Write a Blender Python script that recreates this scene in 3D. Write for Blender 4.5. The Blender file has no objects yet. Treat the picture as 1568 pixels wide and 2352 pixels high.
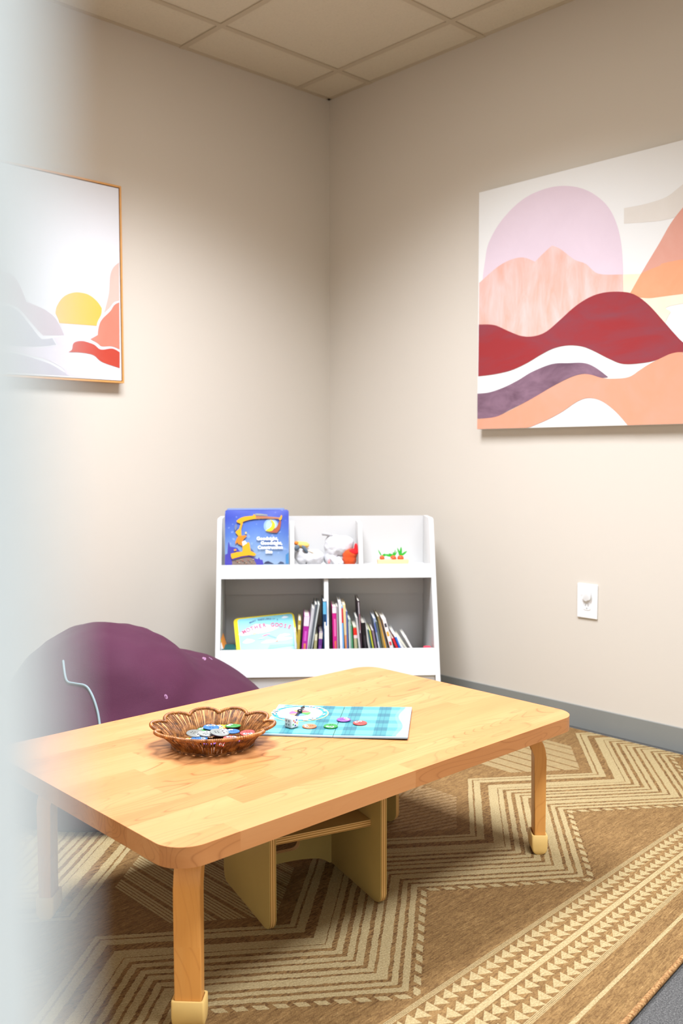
EXPOSURE = 0.62
WALLC = (208, 200, 187)
CEILC = (208, 198, 176)
LAMPC = (.92, .97, 1.08)
SPREAD = 127
WORLDC = (.86, .95, .97)
WORLDS = 1.42
WINP = 60
LIGHTS = [(-2.097, -.836, -1.567, -.924, 48, 'lit ceiling light panel above the table'), (-2.097, -.836, -3.498, -2.855, 40, 'unseen lit ceiling panel put in as front fill')]
ANG0 = 0
ANGE = 0
def hash_i(s): return sum(ord(c) for c in s)

CANVAS={'disc': [(0.9586, 1.7736), (0.9688, 1.8314), (0.9859, 1.9018), (1.0481, 1.9802), (1.1491, 2.0432), (1.2593, 2.0639), (1.359, 2.0523), (1.4436, 2.0161), (1.5143, 1.9567), (1.5552, 1.889), (1.5792, 1.8053), (1.5897, 1.6942), (1.591, 1.6292), (1.265, 1.67), (0.9589, 1.7367)], 'swath': [(1.588, 1.9276), (1.6698, 1.9267), (1.7484, 1.9354), (1.8078, 1.9659), (1.8964, 2.0073), (1.8998, 1.864), (1.8102, 1.862), (1.7241, 1.8587), (1.5891, 1.873)], 'cream1': [(1.5886, 1.6943), (1.6693, 1.6855), (1.6325, 1.6239), (1.5899, 1.6293)], 'cream2': [(1.6602, 1.6033), (1.816, 1.5986), (1.9773, 1.6036), (1.9784, 1.5623), (1.8168, 1.5652), (1.7724, 1.5391), (1.7525, 1.5027), (1.6659, 1.5853)], 'peach': [(0.9407, 1.7504), (1.0293, 1.8001), (1.0981, 1.8204), (1.1586, 1.8194), (1.2116, 1.7953), (1.25, 1.8216), (1.2878, 1.8448), (1.3257, 1.8256), (1.3878, 1.7768), (1.4362, 1.7541), (1.4898, 1.7106), (1.5869, 1.6945), (1.5924, 1.614), (1.5089, 1.614), (1.3915, 1.5498), (1.2676, 1.4875), (1.1359, 1.4992), (0.9965, 1.5625), (0.9404, 1.5681)], 'rose': [(1.6188, 1.6257), (1.6637, 1.6937), (1.7257, 1.7814), (1.7659, 1.8416), (1.8096, 1.888), (1.8737, 1.943), (1.9683, 1.9688), (1.9776, 1.5944), (1.8161, 1.5971), (1.6764, 1.5998)], 'apricot': [(1.6188, 1.6257), (1.6611, 1.6891), (1.7273, 1.704), (1.8135, 1.7142), (1.9745, 1.7181), (1.9776, 1.5944), (1.8161, 1.5971), (1.6764, 1.5998)], 'red': [(0.9402, 1.5824), (1.0177, 1.5728), (1.0877, 1.5424), (1.1492, 1.5173), (1.209, 1.5101), (1.2671, 1.5225), (1.3297, 1.5615), (1.3906, 1.6021), (1.4502, 1.6288), (1.5085, 1.6395), (1.5769, 1.6349), (1.6326, 1.619), (1.6876, 1.5779), (1.7471, 1.5129), (1.7842, 1.4706), (1.8197, 1.4338), (1.8665, 1.4013), (1.8205, 1.4003), (1.7858, 1.3982), (1.7341, 1.3828), (1.681, 1.3744), (1.5986, 1.3753), (1.5416, 1.3971), (1.4713, 1.4334), (1.4233, 1.4529), (1.3623, 1.4617), (1.2999, 1.4553), (1.2426, 1.4357), (1.1773, 1.4079), (1.1033, 1.3853), (1.0199, 1.3749), (0.9394, 1.372)], 'plum': [(0.9357, 1.3013), (0.9993, 1.3039), (1.0696, 1.3201), (1.1379, 1.3442), (1.2043, 1.3732), (1.2944, 1.3968), (1.3695, 1.3952), (1.4364, 1.3904), (1.4841, 1.3705), (1.5371, 1.3322), (1.5024, 1.3322), (1.455, 1.3465), (1.431, 1.3506), (1.3826, 1.3431), (1.302, 1.3132), (1.2057, 1.2691), (1.1052, 1.2316), (1.0288, 1.2031), (0.9367, 1.1989)], 'orange': [(0.9367, 1.1972), (1.0288, 1.2031), (1.1052, 1.2288), (1.2057, 1.2691), (1.302, 1.3121), (1.3826, 1.3416), (1.431, 1.3496), (1.4669, 1.3447), (1.514, 1.33), (1.5714, 1.325), (1.6218, 1.3285), (1.6598, 1.3486), (1.6972, 1.3683), (1.7445, 1.3869), (1.7807, 1.3986), (1.8205, 1.3993), (1.8867, 1.3808), (1.9841, 1.3272), (1.9884, 1.1533), (1.826, 1.1502), (1.6196, 1.154), (1.568, 1.2072), (1.5097, 1.2479), (1.4565, 1.2606), (1.4085, 1.2496), (1.3351, 1.2099), (1.2463, 1.1747), (1.1538, 1.1537), (0.9356, 1.1549)]}
LEFTPIC={'sun': [(-1.4386, 1.5844), (-1.4318, 1.6121), (-1.408, 1.6457), (-1.378, 1.6647), (-1.3435, 1.6734), (-1.3001, 1.6697), (-1.2652, 1.6499), (-1.2434, 1.6243), (-1.2461, 1.6), (-1.2623, 1.5704), (-1.2671, 1.5532), (-1.4227, 1.5492), (-1.4286, 1.566)], 'water': [(-1.4227, 1.5464), (-1.2649, 1.551), (-1.2608, 1.5305), (-1.2813, 1.5048), (-1.308, 1.4946), (-1.3604, 1.4824), (-1.3738, 1.4578), (-1.3933, 1.4426), (-1.2827, 1.4327), (-1.2475, 1.407), (-1.1726, 1.3874), (-1.1708, 1.3547), (-1.3759, 1.3522), (-1.4137, 1.3806), (-1.4756, 1.4076), (-1.5365, 1.4187), (-1.5958, 1.4276), (-1.6539, 1.4326), (-1.7661, 1.4404), (-1.7659, 1.4495), (-1.5757, 1.4483), (-1.4951, 1.4531), (-1.4329, 1.4649), (-1.449, 1.4926), (-1.4026, 1.5024)], 'hill1': [(-1.7575, 1.7718), (-1.647, 1.7145), (-1.6087, 1.7085), (-1.5782, 1.6751), (-1.552, 1.6143), (-1.5121, 1.6035), (-1.4716, 1.5887), (-1.435, 1.5615), (-1.4047, 1.5041), (-1.4901, 1.4968), (-1.514, 1.5195), (-1.5415, 1.5474), (-1.5803, 1.5849), (-1.619, 1.5995), (-1.6497, 1.6035), (-1.7616, 1.6165)], 'hill2': [(-1.7618, 1.6056), (-1.6501, 1.5887), (-1.6192, 1.592), (-1.5806, 1.5736), (-1.5419, 1.5322), (-1.5025, 1.4881), (-1.4822, 1.4841), (-1.4532, 1.4903), (-1.4379, 1.4664), (-1.4951, 1.4561), (-1.5756, 1.4499), (-1.7659, 1.4495)], 'shore': [(-1.7663, 1.4332), (-1.6541, 1.4252), (-1.596, 1.4219), (-1.5366, 1.4118), (-1.4636, 1.3929), (-1.4139, 1.3688), (-1.3824, 1.353), (-1.7684, 1.3512)], 'blush': [(-1.165, 1.8108), (-1.1906, 1.7872), (-1.2048, 1.7531), (-1.2105, 1.6922), (-1.2203, 1.6509), (-1.2347, 1.6052), (-1.2071, 1.6322), (-1.1884, 1.6544), (-1.1662, 1.6629)], 'coral': [(-1.1664, 1.6548), (-1.1887, 1.6422), (-1.2074, 1.616), (-1.2442, 1.5801), (-1.2582, 1.5508), (-1.2633, 1.5183), (-1.2947, 1.4997), (-1.2639, 1.4862), (-1.2462, 1.4756), (-1.2008, 1.4791), (-1.1679, 1.4694)], 'brick': [(-1.168, 1.4592), (-1.2009, 1.471), (-1.2509, 1.4631), (-1.2818, 1.4808), (-1.3256, 1.4892), (-1.356, 1.4847), (-1.3691, 1.4738), (-1.3738, 1.4538), (-1.389, 1.4429), (-1.3352, 1.4449), (-1.2826, 1.4388), (-1.2473, 1.4151), (-1.1692, 1.3958)]}
BOOKS=[('L0', -0.129, 0.2834, -0.1326, 0.3543, 0.0079), ('L1', -0.1211, 0.2833, -0.1147, 0.3979, 0.0118), ('L2', -0.1014, 0.2831, -0.091, 0.4136, 0.0229), ('L3', -0.0856, 0.2829, -0.0594, 0.445, 0.0099), ('L4', -0.0737, 0.2827, -0.0495, 0.4608, 0.0111), ('L5', -0.0666, 0.2826, -0.0365, 0.4607, 0.0071), ('L6', -0.054, 0.2825, -0.0498, 0.3414, 0.0119), ('L7', -0.0362, 0.2823, -0.0321, 0.3492, 0.015), ('L8', -0.0164, 0.282, -0.0179, 0.4732, 0.0166), ('R1', 0.0231, 0.2815, 0.0195, 0.4482, 0.0198), ('R2', 0.039, 0.2813, 0.0353, 0.4521, 0.0071), ('R3', 0.0497, 0.2812, 0.044, 0.4679, 0.0111), ('R4', 0.0592, 0.2811, 0.0539, 0.4519, 0.0079), ('R5', 0.0707, 0.2809, 0.061, 0.4578, 0.0111), ('R6', 0.0774, 0.2809, 0.0736, 0.4318, 0.0048), ('R7', 0.0866, 0.2807, 0.0827, 0.3998, 0.0099), ('R8', 0.0965, 0.2806, 0.0906, 0.3758, 0.0071), ('R9', 0.1072, 0.2805, 0.1025, 0.3696, 0.0159), ('R10', 0.1183, 0.2804, 0.1132, 0.3556, 0.0056), ('R11', 0.1243, 0.2803, 0.1116, 0.4075, 0.0079), ('R12', 0.1302, 0.2802, 0.1195, 0.4731, 0.0087), ('R13', 0.1441, 0.28, 0.1342, 0.3853, 0.0179), ('R14', 0.164, 0.2798, 0.1441, 0.3832, 0.0099), ('R15', 0.1719, 0.2797, 0.158, 0.359, 0.006), ('R16', 0.1799, 0.2796, 0.1659, 0.355, 0.0056), ('R17', 0.1898, 0.2795, 0.1759, 0.3548, 0.0088), ('R18', 0.2038, 0.2793, 0.1818, 0.4027, 0.01), ('R19', 0.2117, 0.2792, 0.1897, 0.3907, 0.008), ('R20', 0.2217, 0.2791, 0.1977, 0.4105, 0.0072), ('R21', 0.2296, 0.279, 0.2036, 0.3905, 0.0064), ('R22', 0.2496, 0.2787, 0.2175, 0.3984, 0.0151), ('R23', 0.2615, 0.2786, 0.2455, 0.334, 0.006), ('R24', 0.2735, 0.2784, 0.2555, 0.3219, 0.01), ('R25', 0.2855, 0.2783, 0.2674, 0.3258, 0.008), ('R26', 0.2974, 0.2781, 0.2594, 0.3399, 0.01), ('R27', 0.3114, 0.278, 0.2834, 0.3176, 0.008), ('R28', 0.3314, 0.2777, 0.3053, 0.3253, 0.0096)]
import bpy, bmesh, math, random
from mathutils import Vector, Matrix
random.seed(7)
PI = math.pi
S = bpy.context.scene
COL = S.collection

# ------------------------------------------------------------ node helpers
def lin(c):
    r = []
    for v in c[:3]:
        v = v / 255.0
        r.append(v / 12.92 if v <= .04045 else ((v + .055) / 1.055) ** 2.4)
    return (r[0], r[1], r[2], 1.0)

class X:
    """a tiny expression wrapper around shader math nodes"""
    def __init__(s, nt, v): s.nt = nt; s.v = v
    def _m(s, op, *a, clamp=False):
        n = s.nt.nodes.new('ShaderNodeMath'); n.operation = op; n.use_clamp = clamp
        for i, q in enumerate((s,) + a):
            q = q.v if isinstance(q, X) else q
            if isinstance(q, (int, float)): n.inputs[i].default_value = q
            else: s.nt.links.new(q, n.inputs[i])
        return X(s.nt, n.outputs[0])
    def __add__(s, o): return s._m('ADD', o)
    __radd__ = __add__
    def __mul__(s, o): return s._m('MULTIPLY', o)
    __rmul__ = __mul__
    def __sub__(s, o): return s._m('SUBTRACT', o)
    def __rsub__(s, o): return (s * -1) + o
    def __truediv__(s, o): return s._m('DIVIDE', o)
    def abs(s): return s._m('ABSOLUTE')
    def fract(s): return s._m('FRACT')
    def floor(s): return s._m('FLOOR')
    def gt(s, o): return s._m('GREATER_THAN', o)
    def lt(s, o): return s._m('LESS_THAN', o)
    def max(s, o): return s._m('MAXIMUM', o)
    def min(s, o): return s._m('MINIMUM', o)
    def sin(s): return s._m('SINE')
    def pow(s, o): return s._m('POWER', o)
    def clamp(s): return s._m('ADD', 0.0, clamp=True)
    def between(s, a, b): return s.gt(a) * s.lt(b)

class M:
    """material builder"""
    def __init__(s, name, rough=.5, spec=.5, metal=0.0):
        s.m = bpy.data.materials.new(name); s.m.use_nodes = True
        s.nt = s.m.node_tree; s.b = s.nt.nodes['Principled BSDF']
        s.b.inputs['Roughness'].default_value = rough
        s.b.inputs['Specular IOR Level'].default_value = spec
        s.b.inputs['Metallic'].default_value = metal
        s.tc = None
    def coord(s, kind='Object'):
        if s.tc is None: s.tc = s.nt.nodes.new('ShaderNodeTexCoord')
        return s.tc.outputs[kind]
    def xyz(s, kind='Object'):
        n = s.nt.nodes.new('ShaderNodeSeparateXYZ'); s.nt.links.new(s.coord(kind), n.inputs[0])
        return [X(s.nt, o) for o in n.outputs]
    def vec(s, x, y, z=0.0):
        n = s.nt.nodes.new('ShaderNodeCombineXYZ')
        for i, q in enumerate((x, y, z)):
            q = q.v if isinstance(q, X) else q
            if isinstance(q, (int, float)): n.inputs[i].default_value = q
            else: s.nt.links.new(q, n.inputs[i])
        return n.outputs[0]
    def noise(s, v=None, scale=10, detail=3, rough=.5, dist=0.0):
        n = s.nt.nodes.new('ShaderNodeTexNoise'); n.inputs['Scale'].default_value = scale
        n.inputs['Detail'].default_value = detail; n.inputs['Roughness'].default_value = rough
        n.inputs['Distortion'].default_value = dist
        s.nt.links.new(v if v is not None else s.coord(), n.inputs['Vector'])
        return X(s.nt, n.outputs['Fac'])
    def white(s, v):
        n = s.nt.nodes.new('ShaderNodeTexWhiteNoise'); n.noise_dimensions = '3D'
        s.nt.links.new(v, n.inputs['Vector']); return X(s.nt, n.outputs['Value'])
    def mix(s, f, a, b, mode='MIX'):
        n = s.nt.nodes.new('ShaderNodeMix'); n.data_type = 'RGBA'; n.blend_type = mode
        f = f.v if isinstance(f, X) else f
        if isinstance(f, (int, float)): n.inputs[0].default_value = f
        else: s.nt.links.new(f, n.inputs[0])
        for i, q in ((6, a), (7, b)):
            if isinstance(q, tuple): n.inputs[i].default_value = q
            else: s.nt.links.new(q, n.inputs[i])
        return n.outputs[2]
    def ramp(s, f, stops, interp='LINEAR'):
        n = s.nt.nodes.new('ShaderNodeValToRGB'); n.color_ramp.interpolation = interp
        e = n.color_ramp.elements
        e[0].position = stops[0][0]; e[0].color = stops[0][1]
        e[1].position = stops[1][0]; e[1].color = stops[1][1]
        for p, c in stops[2:]:
            q = e.new(p); q.color = c
        s.nt.links.new(f.v, n.inputs[0]); return n.outputs[0]
    def col(s, c):
        if isinstance(c, tuple): s.b.inputs['Base Color'].default_value = c
        else: s.nt.links.new(c, s.b.inputs['Base Color'])
        return s
    def bump(s, h, strength=.3, dist=.002):
        n = s.nt.nodes.new('ShaderNodeBump'); n.inputs['Strength'].default_value = strength
        n.inputs['Distance'].default_value = dist
        s.nt.links.new(h.v, n.inputs['Height']); s.nt.links.new(n.outputs[0], s.b.inputs['Normal'])
        return s

_flat = {}
def flat(rgb, rough=.5, spec=.4, grain=0.0):
    """plain paint / print / plastic with a very slight procedural mottle"""
    k = (tuple(rgb), rough, spec, grain)
    if k not in _flat:
        m = M('paint_%d_%d_%d' % tuple(rgb), rough, spec)
        if grain:
            n = m.noise(scale=40, detail=4)
            m.col(m.mix(n, lin([max(0, v * (1 - grain)) for v in rgb]), lin([min(255, v * (1 + grain)) for v in rgb])))
        else: m.col(lin(rgb))
        _flat[k] = m.m
    return _flat[k]

# ------------------------------------------------------------ mesh helpers
def fin(bm, name, mats, parent=None, loc=(0, 0, 0), rot=None, smooth=None):
    me = bpy.data.meshes.new(name)
    bm.normal_update(); bm.to_mesh(me); bm.free()
    if not isinstance(mats, (list, tuple)): mats = [mats]
    for m in mats: me.materials.append(m.m if isinstance(m, M) else m)
    if smooth is not None:
        me.shade_smooth() if smooth >= 180 else me.set_sharp_from_angle(angle=math.radians(smooth))
        if smooth < 180:
            for p in me.polygons: p.use_smooth = True
    o = bpy.data.objects.new(name, me); COL.objects.link(o)
    o.location = loc
    if rot: o.rotation_euler = rot
    if parent: o.parent = parent
    return o
def thing(name, label, cat, loc=(0, 0, 0), rotz=0.0, group=None):
    o = bpy.data.objects.new(name, None); COL.objects.link(o)
    o.empty_display_size = .05
    o.location = loc; o.rotation_euler = (0, 0, rotz)
    o['label'] = label; o['category'] = cat
    if group: o['group'] = group
    return o
def tag(o, label, cat, group=None):
    o['label'] = label; o['category'] = cat
    if group: o['group'] = group
    return o
def struct(o): o['kind'] = 'structure'; return o

def box(bm, x0, x1, y0, y1, z0, z1, mi=0, bev=0.0, seg=2, mat=None):
    """box, optionally bevelled, optionally transformed by a 4x4"""
    t = bmesh.new()
    vs = [t.verts.new((x, y, z)) for x in (x0, x1) for y in (y0, y1) for z in (z0, z1)]
    for f in ((0, 1, 3, 2), (4, 6, 7, 5), (0, 4, 5, 1), (2, 3, 7, 6), (0, 2, 6, 4), (1, 5, 7, 3)):
        t.faces.new([vs[i] for i in f])
    if bev: bmesh.ops.bevel(t, geom=t.edges[:], offset=bev, segments=seg, affect='EDGES', profile=.6)
    join(bm, t, mi, mat)
def join(bm, t, mi=None, mat=None):
    if mat is not None: bmesh.ops.transform(t, matrix=mat, verts=t.verts)
    t.verts.index_update(); mp = {}
    for v in t.verts: mp[v.index] = bm.verts.new(v.co)
    for f in t.faces:
        try:
            g = bm.faces.new([mp[v.index] for v in f.verts])
            g.material_index = f.material_index if mi is None else mi; g.smooth = f.smooth
        except ValueError: pass
    t.free()
def prism(bm, pts, z0, z1, mi=0, side_mi=None, bev=0.0, seg=3, mat=None):
    """polygon (x,y) extruded from z0 to z1, rim edges bevelled"""
    t = bmesh.new()
    a = [t.verts.new((p[0], p[1], z0)) for p in pts]; b = [t.verts.new((p[0], p[1], z1)) for p in pts]
    fb = t.faces.new(list(reversed(a))); ft = t.faces.new(b); n = len(pts)
    sd = [t.faces.new((a[i], a[(i + 1) % n], b[(i + 1) % n], b[i])) for i in range(n)]
    for f in sd: f.material_index = mi if side_mi is None else side_mi
    fb.material_index = ft.material_index = mi
    if bev:
        eg = list(fb.edges) + list(ft.edges)
        bmesh.ops.bevel(t, geom=eg, offset=bev, segments=seg, affect='EDGES', profile=.5)
    bmesh.ops.recalc_face_normals(t, faces=t.faces[:])
    join(bm, t, None, mat)
def poly(bm, pts3, mi=0):
    f = bm.faces.new([bm.verts.new(p) for p in pts3]); f.material_index = mi; return f
def rrect(x0, x1, y0, y1, r, n=8):
    o = []
    for cx, cy, a in ((x1 - r, y1 - r, 0), (x0 + r, y1 - r, 90), (x0 + r, y0 + r, 180), (x1 - r, y0 + r, 270)):
        for i in range(n + 1):
            t = math.radians(a + 90 * i / n); o.append((cx + r * math.cos(t), cy + r * math.sin(t)))
    return o
def ell(cx, cy, rx, ry, n=32, a0=0.0, a1=360.0):
    full = abs(a1 - a0) >= 360
    k = n if full else n + 1
    return [(cx + rx * math.cos(math.radians(a0 + (a1 - a0) * i / n)), cy + ry * math.sin(math.radians(a0 + (a1 - a0) * i / n))) for i in range(k)]
def smooth_pts(P, n=4, closed=True, corner=50):
    """catmull-rom through the points, keeping sharp corners"""
    N = len(P); sharp = []
    for i in range(N):
        a = Vector(P[i - 1]); b = Vector(P[i]); c = Vector(P[(i + 1) % N])
        u = b - a; w = c - b
        ang = math.degrees(u.angle(w)) if u.length > 1e-9 and w.length > 1e-9 else 0
        sharp.append(ang > corner)
    out = []
    for i in range(N if closed else N - 1):
        p0 = P[i - 1] if not sharp[i] else P[i]; p1 = P[i]; p2 = P[(i + 1) % N]
        p3 = P[(i + 2) % N] if not sharp[(i + 1) % N] else p2
        if not closed:
            p0 = P[max(i - 1, 0)]; p3 = P[min(i + 2, N - 1)]
        for k in range(n):
            t = k / n
            out.append(tuple(.5 * ((2 * p1[j]) + (-p0[j] + p2[j]) * t + (2 * p0[j] - 5 * p1[j] + 4 * p2[j] - p3[j]) * t * t + (-p0[j] + 3 * p1[j] - 3 * p2[j] + p3[j]) * t ** 3) for j in range(len(p1))))
    if not closed: out.append(tuple(P[-1]))
    return out
def tube(bm, path, r, n=8, mi=0, closed=False, cap=True):
    """swept tube; r may be a number or a list"""
    P = [Vector(p) for p in path]; N = len(P); rings = []; prev = None
    for i in range(N):
        a = P[i - 1] if (i > 0 or closed) else P[i]
        b = P[(i + 1) % N] if (i < N - 1 or closed) else P[i]
        t = (b - a).normalized()
        if prev is None:
            u = Vector((0, 0, 1)) if abs(t.z) < .9 else Vector((1, 0, 0))
            u = (u - t * u.dot(t)).normalized()
        else:
            u = (prev - t * prev.dot(t)).normalized()
        prev = u; w = t.cross(u); rr = r[i] if isinstance(r, (list, tuple)) else r
        rings.append([bm.verts.new(P[i] + (u * math.cos(2 * PI * k / n) + w * math.sin(2 * PI * k / n)) * rr) for k in range(n)])
    for i in range(N if closed else N - 1):
        A = rings[i]; B = rings[(i + 1) % N]
        for k in range(n):
            f = bm.faces.new((A[k], A[(k + 1) % n], B[(k + 1) % n], B[k])); f.material_index = mi; f.smooth = True
    if cap and not closed:
        f = bm.faces.new(list(reversed(rings[0]))); f.material_index = mi
        f = bm.faces.new(rings[-1]); f.material_index = mi
def lathe(bm, prof, n=24, mi=0, mat=None):
    """profile of (r,z) revolved about z"""
    t = bmesh.new(); rings = []
    for r, z in prof:
        if r < 1e-6: rings.append([t.verts.new((0, 0, z))])
        else: rings.append([t.verts.new((r * math.cos(2 * PI * k / n), r * math.sin(2 * PI * k / n), z)) for k in range(n)])
    for A, B in zip(rings, rings[1:]):
        for k in range(n):
            if len(A) == 1 and len(B) == 1: continue
            if len(A) == 1: f = t.faces.new((A[0], B[k], B[(k + 1) % n]))
            elif len(B) == 1: f = t.faces.new((A[k], B[0], A[(k + 1) % n]))
            else: f = t.faces.new((A[k], B[k], B[(k + 1) % n], A[(k + 1) % n]))
            f.smooth = True
    bmesh.ops.recalc_face_normals(t, faces=t.faces[:])
    join(bm, t, mi, mat)
def blob(bm, ells, seg=48, rings=32, mi=0, wob=0.0, seed=0, centre=None, sharpness=14, zmin=None, fscale=9):
    """one closed organic skin around a set of ellipsoids (cx,cy,cz,rx,ry,rz): star-shaped smooth union"""
    c = Vector(centre) if centre else Vector(ells[0][:3])
    t = bmesh.new(); bmesh.ops.create_uvsphere(t, u_segments=seg, v_segments=rings, radius=1)
    from mathutils import noise as nz
    for v in t.verts:
        d = v.co.normalized(); acc = 0; cnt = 0
        ds = []
        for e in ells:
            o = c - Vector(e[:3]); q = Vector((d.x / e[3], d.y / e[4], d.z / e[5])); p = Vector((o.x / e[3], o.y / e[4], o.z / e[5]))
            A = q.dot(q); B = 2 * p.dot(q); Cc = p.dot(p) - 1; D = B * B - 4 * A * Cc
            if D >= 0:
                s = (-B + math.sqrt(D)) / (2 * A)
                if s > 0: ds.append(s)
        mx = max(ds) if ds else .001
        s = sum(x ** sharpness for x in ds) ** (1 / sharpness) if ds else .001
        s = min(s, mx * 1.12)
        if wob: s *= 1 + wob * nz.noise(d * fscale * .35 + Vector((seed, seed, seed))) + wob * .4 * nz.noise(d * fscale + Vector((seed, 0, 0)))
        v.co = c + d * s
        if zmin is not None and v.co.z < zmin: v.co.z = zmin + (v.co.z - zmin) * .02
    for f in t.faces: f.smooth = True
    join(bm, t, mi)
_dg = None
def text_into(bm, s, size, fn, mi=0, bold=0.0, align='CENTER', sx=1.0):
    """lettering as flat faces; fn maps local (x,y) to a point"""
    cu = bpy.data.curves.new('lettering', 'FONT'); cu.body = s; cu.size = size; cu.offset = bold
    cu.align_x = align; cu.resolution_u = 3
    o = bpy.data.objects.new('lettering', cu); COL.objects.link(o)
    dg = bpy.context.evaluated_depsgraph_get(); me = bpy.data.meshes.new_from_object(o.evaluated_get(dg))
    vs = [bm.verts.new(fn(v.co.x * sx, v.co.y)) for v in me.vertices]
    for p in me.polygons:
        try:
            f = bm.faces.new([vs[i] for i in p.vertices]); f.material_index = mi
        except ValueError: pass
    bpy.data.objects.remove(o); bpy.data.curves.remove(cu); bpy.data.meshes.remove(me)
def copy_thing(root, loc, rotz, label, group=None):
    r = root.copy(); COL.objects.link(r); r.location = loc; r.rotation_euler = (0, 0, rotz); r['label'] = label
    if group: r['group'] = group
    for ch in list(root.children):
        k = ch.copy(); COL.objects.link(k); k.parent = r
        for g in list(ch.children):
            d = g.copy(); COL.objects.link(d); d.parent = k
    return r

# ------------------------------------------------------------ camera (solved from the room's vanishing lines)
F_PX, YAW, PITCH, ROLL = 2137.99, 0.81317, 0.06162, -0.00131
CAMP = Vector((-3.09194, -3.35082, 1.05178))
fw = Vector((math.cos(YAW) * math.cos(PITCH), math.sin(YAW) * math.cos(PITCH), -math.sin(PITCH)))
rt = Vector((math.sin(YAW), -math.cos(YAW), 0)); up = rt.cross(fw)
rt2 = rt * math.cos(ROLL) + up * math.sin(ROLL); up2 = rt2.cross(fw)
cd = bpy.data.cameras.new('camera'); cam = bpy.data.objects.new('camera', cd); COL.objects.link(cam)
cam.matrix_world = Matrix(((rt2.x, up2.x, -fw.x, CAMP.x), (rt2.y, up2.y, -fw.y, CAMP.y), (rt2.z, up2.z, -fw.z, CAMP.z), (0, 0, 0, 1)))
cd.sensor_fit = 'VERTICAL'; cd.sensor_height = 36; cd.sensor_width = 24
cd.lens = F_PX / 2352 * 36; cd.clip_start = .01; cd.clip_end = 60
cd.dof.use_dof = True; cd.dof.focus_distance = 2.15; cd.dof.aperture_fstop = 4.6
S.camera = cam
S.view_settings.view_transform = 'Standard'; S.view_settings.look = 'None'
S.view_settings.gamma = 1; S.view_settings.use_curve_mapping = False
S.view_settings.exposure = EXPOSURE

# ------------------------------------------------------------ materials
H = 2.743
m = M('beige_wall_paint', .62, .3)
n = m.noise(scale=1.3, detail=2); g = m.noise(scale=260, detail=2)
m.col(m.mix(n, lin(WALLC), lin([v * .985 for v in WALLC]))); m.bump(g, .12, .001); WALL = m.m
m = M('ceiling_tile', .9, .1)
n = m.noise(scale=150, detail=4, rough=.7); n2 = m.noise(scale=38, detail=4)
m.col(m.ramp(n, [(0, lin((168, 160, 142))), (.42, lin(CEILC)), (1, lin([min(255, v + 9) for v in CEILC]))])); m.bump(n + n2, .5, .002); TILE = m.m
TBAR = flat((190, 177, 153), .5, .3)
m = M('grey_vinyl_base', .5, .4); n = m.noise(scale=5)
m.col(m.mix(n, lin((126, 128, 123)), lin((136, 137, 132)))); m.bump(m.noise(scale=120), .1, .001); BASE = m.m
m = M('white_door_paint', .45, .4); m.col(lin((232, 236, 238))); m.bump(m.noise(scale=90), .05, .0005); DOORP = m.m
m = M('grey_loop_carpet', .95, .1)
n = m.noise(scale=260, detail=3, rough=.8); n2 = m.noise(scale=700, detail=2)
m.col(m.ramp(n * .6 + n2 * .4, [(.3, lin((50, 50, 50))), (.48, lin((90, 89, 87))), (.7, lin((150, 148, 144)))])); m.bump(n + n2, .9, .004); CARPET = m.m

def wood(name, cols, sw=.052, sl=.46, rough=.34, axis=0, grain=1.0, rings=.35):
    """edge-glued staves running along the chosen local axis"""
    m = M(name, rough, .45)
    c = m.xyz(); a = c[axis]; o = [c[i] for i in range(3) if i != axis]
    row = (o[0] / sw + 50.37).floor(); rs = m.white(m.vec(row, 3.1, 0))
    seg = ((a + rs * sl * 3.0) / sl + 20.2).floor(); rnd = m.white(m.vec(row, seg, 7.7)); rnd2 = m.white(m.vec(row, seg, 1.3))
    fine = m.noise(m.vec(a * 5.0 + rnd * 9.0, o[0] * 130.0, o[1] * 130.0 + rnd2 * 5), 1.0, 4, .6)
    med = m.noise(m.vec(a * 3.0 + rnd * 9.0, o[0] * 26.0 + rnd2 * 20, o[1] * 26.0), 1.0, 3, .5, .4)
    fld = m.noise(m.vec(a * 1.6 + rnd * 31.0, o[0] * 9.0 + rnd2 * 17, o[1] * 9.0), 1.0, 1, .4)
    ring = ((fld * 26.0).fract() - .5).abs() * 2.0
    line = (1.0 - ring).pow(9.0)
    tone = rnd * .30 + med * .46 * grain + fine * .22 + .02
    base = m.ramp(tone, [(.2, lin(cols[0])), (.5, lin(cols[1])), (.8, lin(cols[2]))])
    m.col(m.mix(line * rings * rnd2, base, lin(cols[3])))
    m.bump(fine, .06, .0006); return m.m
TOPW = wood('honey_butcher_block', [(178, 116, 64), (191, 130, 77), (201, 144, 92), (138, 80, 38)], rings=.8)
LEGW = wood('bentwood_leg_wood', [(212, 138, 60), (226, 156, 76), (235, 172, 96), (184, 108, 44)], sw=.2, sl=3, axis=2, rings=.3)
def plyface(nm, a):
    m = M(nm, .42, .35); n = m.noise(scale=9, detail=4, dist=.6)
    m.col(m.mix(n, lin([v * .93 for v in a]), lin(a))); return m.m
def plyedge(nm, axis):
    m = M(nm, .5, .3); c = m.xyz()[axis]
    l = ((c / .0052).fract() - .5).abs() * 2.0
    m.col(m.ramp(l, [(.15, lin((160, 112, 52))), (.5, lin((214, 168, 98))), (.9, lin((234, 196, 130)))])); return m.m
PLY = plyface('birch_ply_face', (196, 168, 98))
PLYX, PLYY, PLYZ = plyedge('birch_ply_edge_x', 0), plyedge('birch_ply_edge_y', 1), plyedge('birch_ply_edge_z', 2)
CAP = flat((226, 190, 116), .45, .4, .03)
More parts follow.
